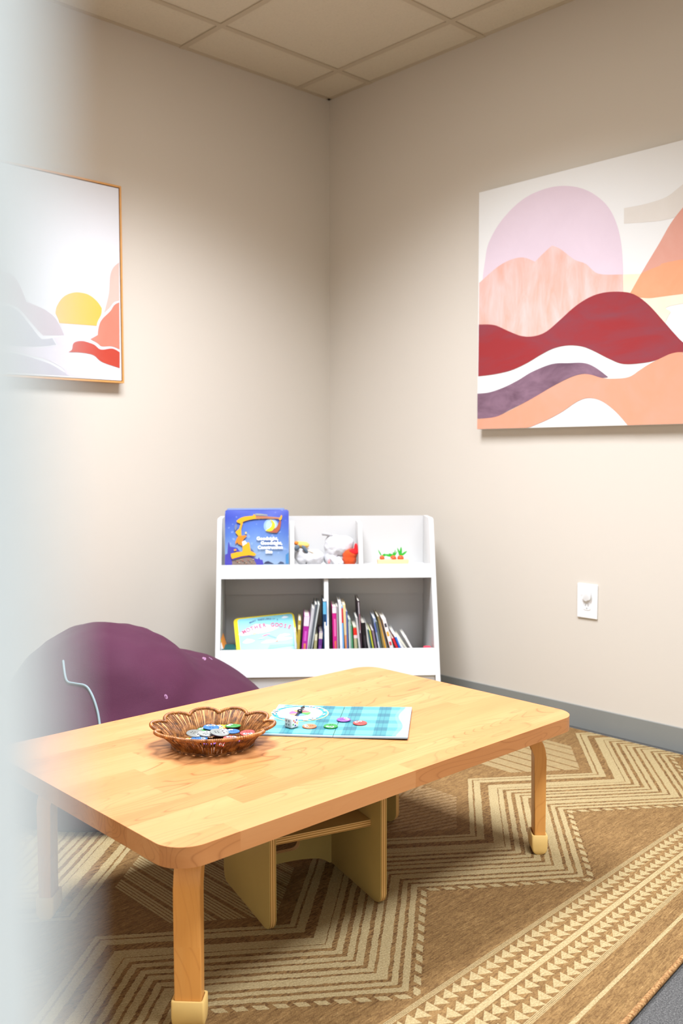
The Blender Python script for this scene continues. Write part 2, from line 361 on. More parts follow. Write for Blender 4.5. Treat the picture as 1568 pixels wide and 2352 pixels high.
m = M('white_melamine', .38, .45); n = m.noise(scale=3); m.col(m.mix(n, lin((205, 204, 202)), lin((210, 209, 206)))); MEL = m.m
m = M('purple_bean_bag_cloth', .78, .25)
n = m.noise(scale=5, detail=3); w = m.noise(scale=500, detail=1)
m.col(m.mix(n, lin((60, 19, 41)), lin((73, 26, 51)))); m.bump(w * .4 + m.noise(scale=14, detail=3), .35, .004)
m.b.inputs['Sheen Weight'].default_value = .04; m.b.inputs['Sheen Roughness'].default_value = .4; PURP = m.m

# ------------------------------------------------------------ rug material
def rug_material():
    m = M('woven_jute_rug', .88, .15); U, V, _ = m.xyz('UV')
    P = .678; C = -1.47
    vf = C - (V - C).abs()
    ph = ((U + 1.118) / P).fract(); d = (ph - .5).abs() * 2.0
    wv = m.noise(m.vec(U, V), 26.0, 2, .5) - .5
    wob = wv * .007 + (m.noise(m.vec(U, V), 160.0, 1, .5) - .5) * .006
    zig = d * -.265 - 1.885
    t = vf - zig + wob
    bands = [(.006, .024), (.034, .051), (.063, .092), (.101, .119), (.132, .153), (.161, .180), (.194, .212), (.225, .243), (.247, .283), (.313, .340), (.346, .363)]
    # stripes, as one constant ramp over t
    st = [(0.0, (0, 0, 0, 1)), (.001, (0, 0, 0, 1))]
    for a, b in bands: st += [((a + .03) / .42, (1, 1, 1, 1)), ((b + .03) / .42, (0, 0, 0, 1))]
    rr = m.ramp((t + .03) / .42, st, 'CONSTANT'); bw = m.nt.nodes.new('ShaderNodeRGBToBW'); m.nt.links.new(rr, bw.inputs[0])
    stripe = X(m.nt, bw.outputs[0])
    nearapex = d.gt(.955)
    wide = (t.between(.063, .092) + t.between(.247, .283)).min(1.0)
    dots = t.between(-.024, -.006) * (U / .0315).fract().lt(.62)
    # diamonds in the middle
    K = ((U + 1.118) / P + .5); du = (K.fract() - .5) * P; par = (K.floor() * .5).fract().gt(.25)
    dia = t.gt(.412) * du.abs().lt(.19)
    ladder = (du / .0088).fract().gt(.32) * ((du / .052).fract().gt(.16))
    cream_d = dia * par * ladder
    khaki = dia * (1.0 - par) * ((vf + U * .35) / .021).fract().gt(.35)
    field = vf.gt(-2.166)
    body = ((stripe + dots).min(1.0).max(cream_d)) * field
    khaki = khaki * field
    # border
    fine1 = (vf / .0032).fract().gt(.35)
    l1 = vf.between(-2.188, -2.176) * fine1
    l2 = vf.between(-2.360, -2.348) * fine1
    l3 = vf.between(-2.277, -2.263)
    l4 = vf.between(-2.415, -2.406)
    def tri(v0, rows):
        q = (vf * -1.0 + v0) / .0375; k = q.floor(); f = q.fract()
        ok = q.between(0.0, rows)
        s = (U / .0285 + k * .5).fract()
        return ok * (f - .5).abs().lt((s + wv * .2) * .46)
    tr = tri(-2.188, 2.0).max(tri(-2.2735 - .0035, 1.98))
    cream = body.max(l1).max(l2).max(l3).max(l4).max(tr)
    # yarn colours
    weft = m.noise(m.vec(U * 26.0, V * 340.0), 1.0, 4, .75)
    weft2 = m.noise(m.vec(U * 9.0, V * 60.0), 1.0, 3, .6)
    knot = m.noise(m.vec(U * 210.0, V * 300.0), 1.0, 2, .6)
    tone = weft * .5 + weft2 * .25 + knot * .25
    brown = m.ramp(tone, [(.30, lin((76, 54, 30))), (.44, lin((114, 86, 51))), (.55, lin((138, 107, 66))), (.68, lin((170, 141, 94)))])
    creamc = m.ramp(weft * .35 + knot * .65, [(.25, lin((124, 106, 72))), (.5, lin((166, 148, 106))), (.75, lin((196, 179, 138)))])
    kh = m.ramp(tone, [(.3, lin((112, 88, 56))), (.6, lin((166, 138, 98)))])
    c1 = m.mix(khaki, brown, kh); rope0 = ((((U * 1.0 + V * .8) / .0065).fract() - .5).abs() * 2.0)
    creamc = m.mix((1.0 - rope0).pow(2.0) * .38, creamc, lin((150, 122, 82)))
    dk = m.noise(m.vec(U * 60.0, V * 200.0), 1.0, 2, .5).gt(.56) * (t.between(-.03, .37) * .35 + .4)
    c1 = m.mix(dk, c1, lin((84, 56, 30)))
    c2 = m.mix(cream, c1, creamc)
    m.col(c2)
    diag = ((U * 1.0 + V * .8) / .0065).fract(); rope = ((diag - .5).abs() * 2.0)
    warp = ((U / .0052).sin()); wx = ((U * 1200.0).sin() * (V * 1500.0).sin()) * .25
    h = cream * .55 + rope * cream * .35 + weft * .5 + knot * .5 + wx * .6
    m.bump(h, .8, .0035); return m.m
RUG = rug_material()

# ------------------------------------------------------------ the room
XW, YW, DY0, DY1 = -3.0794, -4.30, -4.17, -3.296
bm = bmesh.new(); box(bm, -7, .3, -8, .3, -.1, 0); struct(fin(bm, 'floor', CARPET))
bm = bmesh.new(); box(bm, XW - .13, .13, 0, .13, 0, H + .1); struct(fin(bm, 'wall_left', WALL))
bm = bmesh.new(); box(bm, 0, .13, YW - .13, 0, 0, H + .1); struct(fin(bm, 'wall_right', WALL))
bm = bmesh.new(); box(bm, XW - .13, 0, YW - .13, YW, 0, H + .1); struct(fin(bm, 'wall_back', WALL))
bm = bmesh.new()
box(bm, XW - .13, XW, DY1 + .02, 0, 0, H + .1); box(bm, XW - .13, XW, YW, DY0 - .02, 0, H + .1)
box(bm, XW - .13, XW, DY0 - .02, DY1 + .02, 2.07, H + .1)
struct(fin(bm, 'wall_front', WALL))
bm = bmesh.new()       # door lining and casing around the opening the photograph is taken through
box(bm, XW - .145, XW + .015, DY1, DY1 + .02, 0, 2.05, bev=.0015); box(bm, XW - .145, XW + .015, DY0 - .02, DY0, 0, 2.05, bev=.0015)
box(bm, XW - .145, XW + .015, DY0 - .02, DY1 + .02, 2.05, 2.07)
for xa, xb in ((XW, XW + .015), (XW - .145, XW - .13)):
    box(bm, xa, xb, DY1 + .001, DY1 + .065, 0, 2.12, bev=.001); box(bm, xa, xb, DY0 - .065, DY0 - .001, 0, 2.12, bev=.001)
    box(bm, xa, xb, DY0 - .065, DY1 + .065, 2.055, 2.12, bev=.001)
struct(fin(bm, 'door_1', DOORP))
# ceiling with its light fixture cells left solid above; tiles sit in a T-bar grid
bm = bmesh.new(); box(bm, XW, 0, YW, 0, H, H + .1); struct(fin(bm, 'ceiling', TILE))
GX = [-.2053 - .6306 * k for k in range(5)]; GY = [-.2799 - .6437 * k for k in range(7)]
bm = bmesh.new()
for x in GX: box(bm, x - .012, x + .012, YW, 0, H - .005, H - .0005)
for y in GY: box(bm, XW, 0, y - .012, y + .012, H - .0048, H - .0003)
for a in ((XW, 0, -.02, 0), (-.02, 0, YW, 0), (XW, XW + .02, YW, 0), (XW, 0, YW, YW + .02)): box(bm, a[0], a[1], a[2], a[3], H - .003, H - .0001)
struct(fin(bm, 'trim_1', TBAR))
def baseboard(nm, pts):
    bm = bmesh.new()
    for (x0, x1, y0, y1) in pts:
        box(bm, x0, x1, y0, y1, 0, .088, bev=.002)
        if x1 - x0 > y1 - y0: box(bm, x0, x1, (y0 + y1) / 2 - .009, (y0 + y1) / 2 + .009, 0, .006)
    struct(fin(bm, nm, BASE))
baseboard('baseboard_left', [(XW, 0, -.007, 0)]); baseboard('baseboard_right', [(-.007, 0, YW, -.0072)])
baseboard('baseboard_back', [(XW, -.0072, YW, YW + .007)]); baseboard('baseboard_front', [(XW, XW + .007, DY1 + .066, -.0072)])

# ceiling light panels above the view; the second is unseen, put in as front fill
def emis(nm, rgb, st):
    m = M(nm, .5); m.b.inputs['Emission Color'].default_value = (*rgb, 1); m.b.inputs['Emission Strength'].default_value = st
    m.col((.8, .8, .8, 1)); return m.m
DIFF = emis('lit_diffuser', (1, .95, .88), 3.0); WHT = flat((236, 236, 234), .4)
for (x0, x1, y0, y1, pw, lb) in LIGHTS:
    t = thing('ceiling_light', lb, 'light', ((x0 + x1) / 2, (y0 + y1) / 2, H - .003)); a = (x1 - x0) / 2 - .014; b = (y1 - y0) / 2 - .014
    bm = bmesh.new()
    for q in ((-a, a, -b, -b + .025), (-a, a, b - .025, b), (-a, -a + .025, -b + .025, b - .025), (a - .025, a, -b + .025, b - .025)): box(bm, q[0], q[1], q[2], q[3], -.012, .0, bev=.001)
    fin(bm, 'frame', WHT, t)
    bm = bmesh.new(); box(bm, -a + .025, a - .025, -b + .025, b - .025, -.008, -.004); fin(bm, 'diffuser', DIFF, t)
    ld = bpy.data.lights.new('panel_lamp', 'AREA'); ld.shape = 'RECTANGLE'; ld.size = 2 * a - .06; ld.size_y = 2 * b - .06
    ld.energy = pw; ld.color = LAMPC; ld.spread = math.radians(SPREAD)
    lo = bpy.data.objects.new('panel_lamp', ld); COL.objects.link(lo); lo.parent = t; lo.location = (0, 0, -.02)
# hall daylight reaching the doorway
w = bpy.data.worlds.new('world'); S.world = w; w.use_nodes = True
bg = w.node_tree.nodes['Background']; bg.inputs[0].default_value = (*WORLDC, 1); bg.inputs[1].default_value = WORLDS

# ------------------------------------------------------------ rug
U0, U1, V0, V1 = -2.93, -.052, -2.475, -.465
bm = bmesh.new(); nu, nv = 90, 60; uvl = bm.loops.layers.uv.new('UVMap')
def rugpt(u, v):
    k = .05 if v > -2.2 else .05 + (-2.2 - v) * .22
    return (u, v + k * (u + 1.3) * (1 if v < -1.0 else .6))
ZR = .010
g = [[bm.verts.new((*rugpt(U0 + (U1 - U0) * i / nu, V0 + (V1 - V0) * j / nv), ZR)) for j in range(nv + 1)] for i in range(nu + 1)]
for i in range(nu):
    for j in range(nv):
        f = bm.faces.new((g[i][j], g[i + 1][j], g[i + 1][j + 1], g[i][j + 1]))
        for l, (a, b) in zip(f.loops, ((i, j), (i + 1, j), (i + 1, j + 1), (i, j + 1))): l[uvl].uv = (U0 + (U1 - U0) * a / nu, V0 + (V1 - V0) * b / nv)
ring = [g[i][0] for i in range(nu + 1)] + [g[nu][j] for j in range(1, nv + 1)] + [g[i][nv] for i in range(nu - 1, -1, -1)] + [g[0][j] for j in range(nv - 1, 0, -1)]
low = [bm.verts.new((v.co.x, v.co.y, .001)) for v in ring]
for i in range(len(ring)):
    f = bm.faces.new((ring[i - 1], low[i - 1], low[i], ring[i]))
    for l in f.loops: l[uvl].uv = (l.vert.co.x, V0 + .001)
rug = thing('rug', 'large tan woven rug with cream zigzag stripes and a triangle border', 'rug', (0, 0, 0))
fin(bm, 'woven_field', RUG, rug)
m = M('rug_binding_yarn', .9, .1); c = m.xyz(); k = ((c[0] + c[1]) / .009).fract(); n = m.noise(scale=160, detail=2)
m.col(m.ramp(n, [(.3, lin((122, 84, 48))), (.7, lin((188, 146, 98)))])); m.bump((k - .5).abs() + n * .3, 1.0, .004)
bm = bmesh.new(); pts = [rugpt(U0 + (U1 - U0) * i / 60, V0) for i in range(61)] 
tube(bm, [(p[0], p[1] - .002, .0065) for p in pts], .006, 8)
fin(bm, 'edge_binding', m, rug)
bm = bmesh.new(); pts = [rugpt(U0, V0 + (V1 - V0) * i / 60) for i in range(61)]
tube(bm, [(p[0] - .002, p[1], .0065) for p in pts], .006, 8); fin(bm, 'edge_binding', m, rug)

# ------------------------------------------------------------ low table
TX0, TX1, TY0, TY1, TZ, TT = -2.2555, -1.0377, -2.0631, -1.2993, .389, .037
tcx, tcy = (TX0 + TX1) / 2, (TY0 + TY1) / 2
table = thing('low_table', 'low honey-coloured wooden table with rounded corners standing on the rug', 'table', (tcx, tcy, ZR))
hx, hy = (TX1 - TX0) / 2, (TY1 - TY0) / 2
bm = bmesh.new(); prism(bm, rrect(-hx, hx, -hy, hy, .062, 12), TZ - TT - ZR, TZ - ZR, bev=.007, seg=4)
fin(bm, 'tabletop', TOPW, table, smooth=40)
def leg(cx, cy, ang):
    """bent laminated leg; local x points outwards"""
    t = .031; wd = .050; top = TZ - TT - ZR; R = .085; ri = .052
    pr = [(t / 2, .004)]
    for i in range(9):
        a = math.radians(90 * i / 8); pr.append((t / 2 - R + R * math.cos(a), top - R + R * math.sin(a)))
    pr += [(-.135, top), (-.135, top - t)]
    for i in range(8):
        a = math.radians(90 - 90 * i / 7); pr.append((-t / 2 - ri + ri * math.cos(a), top - t - ri + ri * math.sin(a)))
    pr += [(-t / 2 + .002, .004)]
    bm = bmesh.new()
    prism(bm, pr, -wd / 2, wd / 2, bev=.003, seg=3, mat=Matrix.Rotation(PI / 2, 4, 'X'))
    o = fin(bm, 'leg', LEGW, table, (cx - tcx, cy - tcy, 0), (0, 0, ang), smooth=35)
    # tapered plastic boot open at the top
    bm = bmesh.new(); T = bmesh.new()
    rings = []
    def rr(sx, sy, z, r=.004): return [T.verts.new((p[0], p[1], z)) for p in rrect(-sx, sx, -sy, sy, r, 3)]
    ox, oy = .0205, .0305
    spec = [(ox * .42, oy * .90, 0), (ox * .66, oy * .95, .0028), (ox * .83, oy * .98, .007), (ox * .94, oy * .99, .013), (ox * .99, oy, .020), (ox, oy, .026), (ox, oy, .050), (ox - .0008, oy - .0008, .0512), (.0165, .0262, .0512), (.0163, .026, .046)]
    for sx, sy, z in spec: rings.append(rr(sx, sy, z))
    for A, B in zip(rings, rings[1:]):
        for i in range(len(A)): T.faces.new((A[i - 1], A[i], B[i], B[i - 1]))
    T.faces.new(list(reversed(rings[0])))
    bmesh.ops.recalc_face_normals(T, faces=T.faces[:]); join(bm, T)
    fin(bm, 'foot_cap', CAP, o, (0, 0, 0), smooth=40)
leg(-2.162, -1.961, math.radians(223.5)); leg(-1.072, -1.966, math.radians(-45))
leg(-2.162, -1.40, math.radians(135)); leg(-1.118, -1.39, math.radians(45))

# ------------------------------------------------------------ cube chairs under the table
def cube_chair(label, W, Dp, Hh, loc, rotz, side_slot=False):
    ch = thing('cube_chair', label, 'chair', loc, rotz, 'plywood cube chairs under the table'); t = .016
    # x across, y to the back, z up
    def panel(nm, x0, slot):
        pr = []
        for cx, cy, a in ((Dp - .022, Hh - .022, 0), (.022, Hh - .022, 90), (.026, .026, 180), (Dp - .02, .02, 270)):
            r = .026 if a == 180 else .022
            for i in range(7): th = math.radians(a + 15 * i); pr.append((cx + r * math.cos(th), cy + r * math.sin(th)))
        bm = bmesh.new()
        mt = Matrix(((0, 0, 1, x0), (1, 0, 0, 0), (0, 1, 0, 0), (0, 0, 0, 1)))
        if slot: slab_with_slot(bm, pr, slot, 0, t, mt)
        else: prism(bm, pr, 0, t, 0, 1, bev=.0018, seg=2, mat=mt)
        fin(bm, nm, [PLY, PLYX], ch, smooth=35)
    panel('side_panel', 0, None); panel('side_panel', W - t, (.078, .048, .048, .016) if side_slot else None)
    bm = bmesh.new()
    box(bm, t, W - t, .047, Dp - .02, .172, .188, 1, bev=.0015)
    for f in bm.faces:
        if abs(f.normal.z) > .9 or True: pass
    bm.normal_update()
    for f in bm.faces: f.material_index = 0 if abs(f.normal.z) > .9 else 1
    fin(bm, 'seat', [PLY, PLYZ], ch)
    # back panel: arched foot and a handle slot
    w = W - 2 * t; pr = [(w, .0), (w, Hh - .004), (0, Hh - .004), (0, .0)]
    arch = [(w * .02, 0), (w * .12, .016), (w * .3, .024), (w * .5, .026), (w * .7, .024), (w * .88, .016), (w * .98, 0)]
    pr = pr[:3] + [(0, 0)] + smooth_pts(arch, 4, False) + [(w, 0)]
    q = []
    for p in pr:
        if not q or (abs(p[0] - q[-1][0]) + abs(p[1] - q[-1][1])) > 1e-5: q.append(p)
    if abs(q[-1][0] - q[0][0]) + abs(q[-1][1] - q[0][1]) < 1e-5: q.pop()
    bm = bmesh.new(); mt = Matrix(((1, 0, 0, t), (0, 0, 1, Dp - .036), (0, 1, 0, 0), (0, 0, 0, 1)))
    slab_with_slot(bm, q, (w * .5, .07, .042, .018), 0, t, mt); fin(bm, 'back_panel', [PLY, PLYY], ch, smooth=35)
    return ch
def slab_with_slot(bm, outer, slot, z0, z1, mat):
    cx, cy, hw, r = slot; hole = []
    for sx, a in ((1, -90), (-1, 90)):
        for i in range(9): th = math.radians(a + 180 * i / 8); hole.append((cx + sx * (hw - r) + r * math.cos(th), cy + r * math.sin(th)))
    t = bmesh.new()
    def lay(z):
        vo = [t.verts.new((p[0], p[1], z)) for p in outer]; vh = [t.verts.new((p[0], p[1], z)) for p in hole]
        e = [t.edges.new((vo[i - 1], vo[i])) for i in range(len(vo))] + [t.edges.new((vh[i - 1], vh[i])) for i in range(len(vh))]
        bmesh.ops.triangle_fill(t, use_beauty=True, use_dissolve=False, edges=e); return vo, vh
    a = lay(z0); b = lay(z1); n0 = len(t.faces)
    for f in t.faces: f.material_index = 0
    for A, B in zip(a, b):
        for i in range(len(A)):
            f = t.faces.new((A[i - 1], A[i], B[i], B[i - 1])); f.material_index = 1
    bmesh.ops.recalc_face_normals(t, faces=t.faces[:]); join(bm, t, None, mat)
a = math.radians(73.22)
A0 = Vector((-1.8321, -1.7886, ZR)) + Vector((math.cos(a), math.sin(a), 0)) * -.03 + Vector((math.sin(a), -math.cos(a), 0)) * -.014
cube_chair('pale plywood cube chair under the front of the table', .292, .295, .325, A0, a - PI / 2)
cube_chair('shadowed plywood cube chair further back under the table, its handle slot showing', .255, .285, .275, Vector((-1.445, -1.635, ZR)), math.radians(12), True)

# ------------------------------------------------------------ bean bag
bb = thing('bean_bag', 'large slumped purple bean bag between the table and the left wall', 'bean bag', (-1.55, -.75, ZR))
bm = bmesh.new()
blob(bm, [(.01, 0, .10, .485, .42, .285), (-.10, 0, .295, .275, .32, .215), (-.12, -.02, .14, .36, .38, .28), (.09, 0, .20, .29, .30, .20)], 96, 64, 0, .03, 3.3, (-.04, 0, .16), 20, zmin=.0, fscale=7)
body = fin(bm, 'cloth_body', PURP, bb, smooth=180)
from mathutils.bvhtree import BVHTree
bmt = bmesh.new(); bmt.from_mesh(body.data); bv = BVHTree.FromBMesh(bmt)
off = Vector((-1.55, -.75, ZR)); PIP = flat((122, 140, 144), .6)
pp = [(-1.9666, -1.1, 0.514), (-1.9587, -1.1, 0.4614), (-1.9367, -1.1, 0.4484), (-1.9055, -1.1, 0.4371), (-1.8893, -1.1, 0.4165), (-1.8746, -1.1, 0.3782), (-1.8651, -1.1, 0.331), (-1.861, -1.1, .25), (-1.862, -1.1, .15)]
pth = []
for p in smooth_pts(pp, 5, False):
    o = CAMP - off; d = (Vector(p) - off - o).normalized(); hit = bv.ray_cast(o, d)[0]
    if hit: pth.append(hit - d * .002)
bm = bmesh.new(); tube(bm, pth, .0036, 8); fin(bm, 'piping', PIP, bb)
def patch(pts, mi, name, matl):
    bm = bmesh.new(); vs = []
    for p in pts:
        o = CAMP - off; d = (Vector(p) - off - o).normalized(); h, nn, _, _ = bv.ray_cast(o, d)
        vs.append(bm.verts.new(h + nn * .0012))
    bm.faces.new(vs); return fin(bm, name, matl, bb)
STN = flat((168, 112, 150), .8)
# small pale scuffs in the cloth (stains with a shape of their own)
nt = PURP.node_tree; mm = M.__new__(M); mm.m = PURP; mm.nt = nt; mm.b = nt.nodes['Principled BSDF']; mm.tc = None
cx, cy, cz = mm.xyz(); old = mm.b.inputs['Base Color'].links[0].from_socket; msk = None
for p, sx, sz in (((-1.312, -.8, .372), .012, .0026), ((-1.285, -.8, .368), .004, .0025), ((-1.462, -.8, .27), .005, .006)):
    o = CAMP - off; d = (Vector(p) - off - o).normalized(); h = bv.ray_cast(o, d)[0]
    if not h: continue
    r = (((cx - h.x) * (1 / sx)).pow(2.0) + ((cz - h.z) * (1 / sz)).pow(2.0)).lt(1.0 )
    msk = r if msk is None else msk.max(r)
if msk is not None: mm.col(mm.mix(msk * (mm.noise(scale=160).gt(.42)) * .45, old, lin((196, 150, 186))))

# ------------------------------------------------------------ white book shelf across the corner
SPX, SPY, SYAW, SW, SD, SL = -.7213, -.7735, -.70535, .8754, .4338, .3294
ZLB, ZLT, ZUB, ZUT, ZTOP = .1923, .2909, .5598, .6119, .794
ST = .0185; hw = SW / 2
sex = Vector((math.cos(SYAW), math.sin(SYAW), 0)); sey = Vector((-math.sin(SYAW), math.cos(SYAW), 0))
def SH(a, b, z=0.0): return Vector((SPX, SPY, 0)) + sex * a + sey * b + Vector((0, 0, z))
shelf = thing('bookshelf', 'white slanted childrens bookshelf standing across the room corner', 'bookshelf', (SPX, SPY, 0), SYAW)
YZ = lambda x: Matrix(((0, 0, 1, x), (1, 0, 0, 0), (0, 1, 0, 0), (0, 0, 0, 1)))      # profile (y,z) extruded along x
def prof(name, pr, x0, x1, bev=.0012): 
    bm = bmesh.new(); prism(bm, pr, 0, x1 - x0, bev=bev, seg=2, mat=YZ(x0)); return fin(bm, name, MEL, shelf, smooth=35)
side = [(.0034, .0105), (SD, .0105), (SD, ZTOP), (SL * .79 + .02, ZTOP), (SL * .782 + .004, ZTOP - .006), (SL * .775, ZTOP - .02)]
prof('side_panel', side, -hw, -hw + ST); prof('side_panel', side, hw - ST, hw)
prof('back_panel', [(SD - .008, .012), (SD - .001, .012), (SD - .001, ZTOP - .001), (SD - .008, ZTOP - .001)], -hw + ST, hw - ST)
prof('back_rail', [(SD - .024, .463), (SD - .008, .463), (SD - .008, .572), (SD - .024, .572)], -hw + ST, hw - ST)
def railp(z0, z1, t=.015): return [(SL * z0 + .001, z0), (SL * z0 + t, z0), (SL * z1 + t, z1), (SL * z1 + .001, z1)]
prof('lower_front_rail', railp(ZLB, ZLT), -hw + ST, hw - ST); prof('upper_front_rail', railp(ZUB, ZUT), -hw + ST, hw - ST)
prof('kick_board', [(SL * .19 + .010, .0105), (SL * .19 + .024, .0105), (SL * .19 + .024, ZLB - .001), (SL * .19 + .010, ZLB - .001)], -hw + ST, hw - ST)
LF, UF = .216, .594       # the two shelf floors
prof('shelf_board', [(SL * LF + .016, LF - .016), (SD - .009, LF - .016), (SD - .009, LF), (SL * LF + .016, LF)], -hw + ST, hw - ST)
prof('shelf_board', [(SL * UF + .016, UF - .02), (SD - .009, UF - .02), (SD - .009, UF), (SL * UF + .016, UF)], -hw + ST, hw - ST)
for xc in (-.1378, .1392):
    prof('divider', [(SL * UF + .018, UF), (SD - .0255, UF), (SD - .0255, ZTOP - .02), (SL * .775 + .02, ZTOP - .02)], xc - .0085, xc + .0085)
prof('divider', [(SL * LF + .018, LF), (SD - .0255, LF), (SD - .0255, UF - .021), (SL * .56 + .018, UF - .021)], -.0115, .0058)

# ------------------------------------------------------------ books
PAGE = M('page_block', .8, .2); c = PAGE.xyz(); k = ((c[0]) / .0011).fract(); PAGE.col(PAGE.mix(k, lin((226, 220, 204)), lin((200, 192, 174)))); PAGE = PAGE.m
def upright_book(label, a, z1, a2, z2, w, rgb, dep, front, accents=(), group='books standing on the lower shelf'):
    """a..a+w across at height z1; top at (a2,z2); leans sideways"""
    ang = math.atan2(a2 - (a + w / 2 if False else a), z2 - z1)
    # base on the shelf floor
    ab = a - math.tan(ang) * (z1 - LF)
    h = (z2 - LF) / math.cos(ang); 
    lift = abs(math.sin(ang)) * w * .5
    t = thing('book', label, 'book', SH(ab, front, LF + .001), 0, group)
    R = Matrix(((sex.x, sey.x, 0), (sex.y, sey.y, 0), (0, 0, 1))) @ Matrix.Rotation(ang, 3, 'Y')
    t.rotation_euler = R.to_euler()
    if ang < 0: t.location = t.location + Vector((0, 0, 0))
    else: t.location = t.location + Vector((0, 0, lift * 2))
    bm = bmesh.new(); ct = min(.0016, w * .16); C0 = flat(rgb, .45, .4)
    box(bm, 0, ct, 0, dep, 0, h); box(bm, w - ct, w, 0, dep, 0, h); box(bm, 0, w, -.0006, ct, 0, h, bev=.0004, seg=1)
    mats = [C0]
    for (za, zb, xa, xb, crgb) in accents:
        mats.append(flat(crgb, .45, .4)); zz0, zz1 = h * za, h * zb
        poly(bm, [(w * xa, -.0009, zz0), (w * xb, -.0009, zz0), (w * xb, -.0009, zz1), (w * xa, -.0009, zz1)], len(mats) - 1)
    fin(bm, 'cover', mats, t)
    bm = bmesh.new(); box(bm, ct, w - ct, ct, dep - .003, .002, h - .003); fin(bm, 'pages', PAGE, t)
    return t
BK = {b[0]: b for b in BOOKS}
W_, BLK = (232, 230, 228), (28, 26, 30)
spec = {
 'L0': ('thin white and blue book just right of the tilted nursery rhyme book', (220, 226, 230), [(.0, .5, 0, 1, (90, 160, 200))]),
 'L1': ('olive-yellow spined book left of the wide magenta one, left compartment', (176, 152, 60), [(.80, .9, .1, .9, (236, 220, 150))]),
 'L2': ('wide magenta spined book with a lilac-white top, left compartment', (172, 38, 150), [(.80, .995, .02, .98, (226, 214, 228)), (.15, .45, .3, .7, (220, 130, 90)), (.5, .7, .3, .7, (206, 90, 190))]),
 'L3': ('pale grey thin book leaning right of the magenta book, left compartment', (206, 206, 208), []),
 'L4': ('slate grey book leaning between two pale thin books', (88, 96, 104), [(0, 1, .0, .16, (210, 212, 214))]),
 'L5': ('tall thin pale green-grey book leaning towards the middle divider', (188, 196, 194), []),
 'L6': ('short khaki book in the left compartment', (166, 162, 116), [(.8, .99, .1, .9, (210, 204, 180))]),
 'L7': ('short purple spined book with a cream top, left compartment', (104, 50, 132), [(.8, .99, 0, 1, (214, 206, 196)), (.2, .6, .35, .65, (150, 100, 170))]),
 'L8': ('tall dark blue book pressed against the middle divider', (26, 62, 98), [(.80, .99, .05, .95, (96, 176, 214)), (.58, .68, .3, .7, W_), (.0, .99, .82, 1, (40, 120, 190))]),
 'R1': ('wide bright pink spined book right of the middle divider', (204, 34, 134), [(.9, .995, 0, 1, (236, 226, 232)), (.1, .42, .35, .65, (222, 112, 70)), (.5, .8, .35, .65, (230, 120, 180))]),
 'R2': ('thin mid grey book beside the bright pink spine', (150, 148, 150), []),
 'R3': ('tall white spined book near the bright pink spine', (228, 228, 230), []),
 'R4': ('light blue spined book with a red top', (112, 166, 214), [(.72, .97, 0, 1, (200, 48, 60))]),
 'R5': ('tall cream spined book fading to orange at the foot', (236, 206, 150), [(.0, .5, 0, 1, (232, 150, 90))]),
 'R6': ('very thin dusty blue book beside the cream and orange one', (92, 112, 168), []),
 'R7': ('pale grey-green book left of the green ones', (152, 172, 162), [(.0, .95, 0, .3, (216, 222, 214))]),
 'R8': ('thin mid green book left of the red-capped khaki one', (72, 142, 98), []),
 'R9': ('khaki spined book with a red cap', (178, 172, 132), [(.78, .97, 0, 1, (216, 44, 34)), (.7, .78, 0, 1, (226, 200, 200))]),
 'R10': ('very thin dark green book right of the red-capped khaki one', (58, 104, 58), []),
 'R11': ('thin silver-grey book leaning on the tall dark patterned one', (192, 192, 192), []),
 'R12': ('tallest dark book with a thin pale patterned spine', (62, 46, 56), [(.5, .98, .2, .6, (190, 184, 188)), (.55, .8, .3, .8, (150, 90, 100))]),
 'R13': ('thick black spined book in the middle of the right compartment', (22, 20, 24), [(.35, .7, .4, .6, (70, 64, 70))]),
 'R14': ('off-white book leaning on the thick black one', (206, 204, 198), []),
 'R15': ('thin dark teal book leaning left', (48, 88, 94), []),
 'R16': ('thin yellow-green book leaning left', (192, 194, 68), []),
 'R17': ('mauve-grey book leaning left', (126, 106, 122), []),
 'R18': ('pale blue and grey book leaning left, taller than its neighbours', (150, 166, 194), [(.7, .9, 0, 1, (92, 112, 180)), (.0, .5, 0, .5, (214, 216, 222))]),
 'R19': ('dark green-grey book leaning left', (82, 94, 86), []),
 'R20': ('olive brown book leaning left', (134, 118, 74), []),
 'R21': ('thin golden yellow book leaning left', (222, 164, 48), []),
 'R22': ('white spined book with small coloured marks, leaning left', (230, 226, 226), [(.2, .3, .2, .8, (60, 80, 160)), (.42, .5, .2, .8, (210, 70, 70)), (.62, .72, .2, .8, (222, 170, 70)), (.82, .9, .2, .8, (60, 60, 70))]),
 'R23': ('short dark green thin book leaning left', (44, 82, 62), []),
 'R24': ('short red book leaning left near the right end', (206, 34, 46), []),
 'R25': ('short royal blue book leaning left near the right end', (38, 100, 190), []),
 'R26': ('low white book sloping against the blue one', (228, 230, 228), []),
 'R27': ('low cream book sloping near the right end', (222, 220, 204), []),
 'R28': ('last small white book at the right, orange and black at its foot', (236, 234, 230), [(.35, .55, 0, 1, (236, 110, 40)), (.0, .35, 0, 1, (40, 44, 44))]),
}
for k, (lb, rgb, acc) in spec.items():
    _, a, z1, a2, z2, w = BK[k]
    upright_book(lb, a, z1, a2, z2, max(w, .0055) * .93, rgb, .17, SL * ZLT + .045 + .002 * (hash_i(k) % 4), acc)

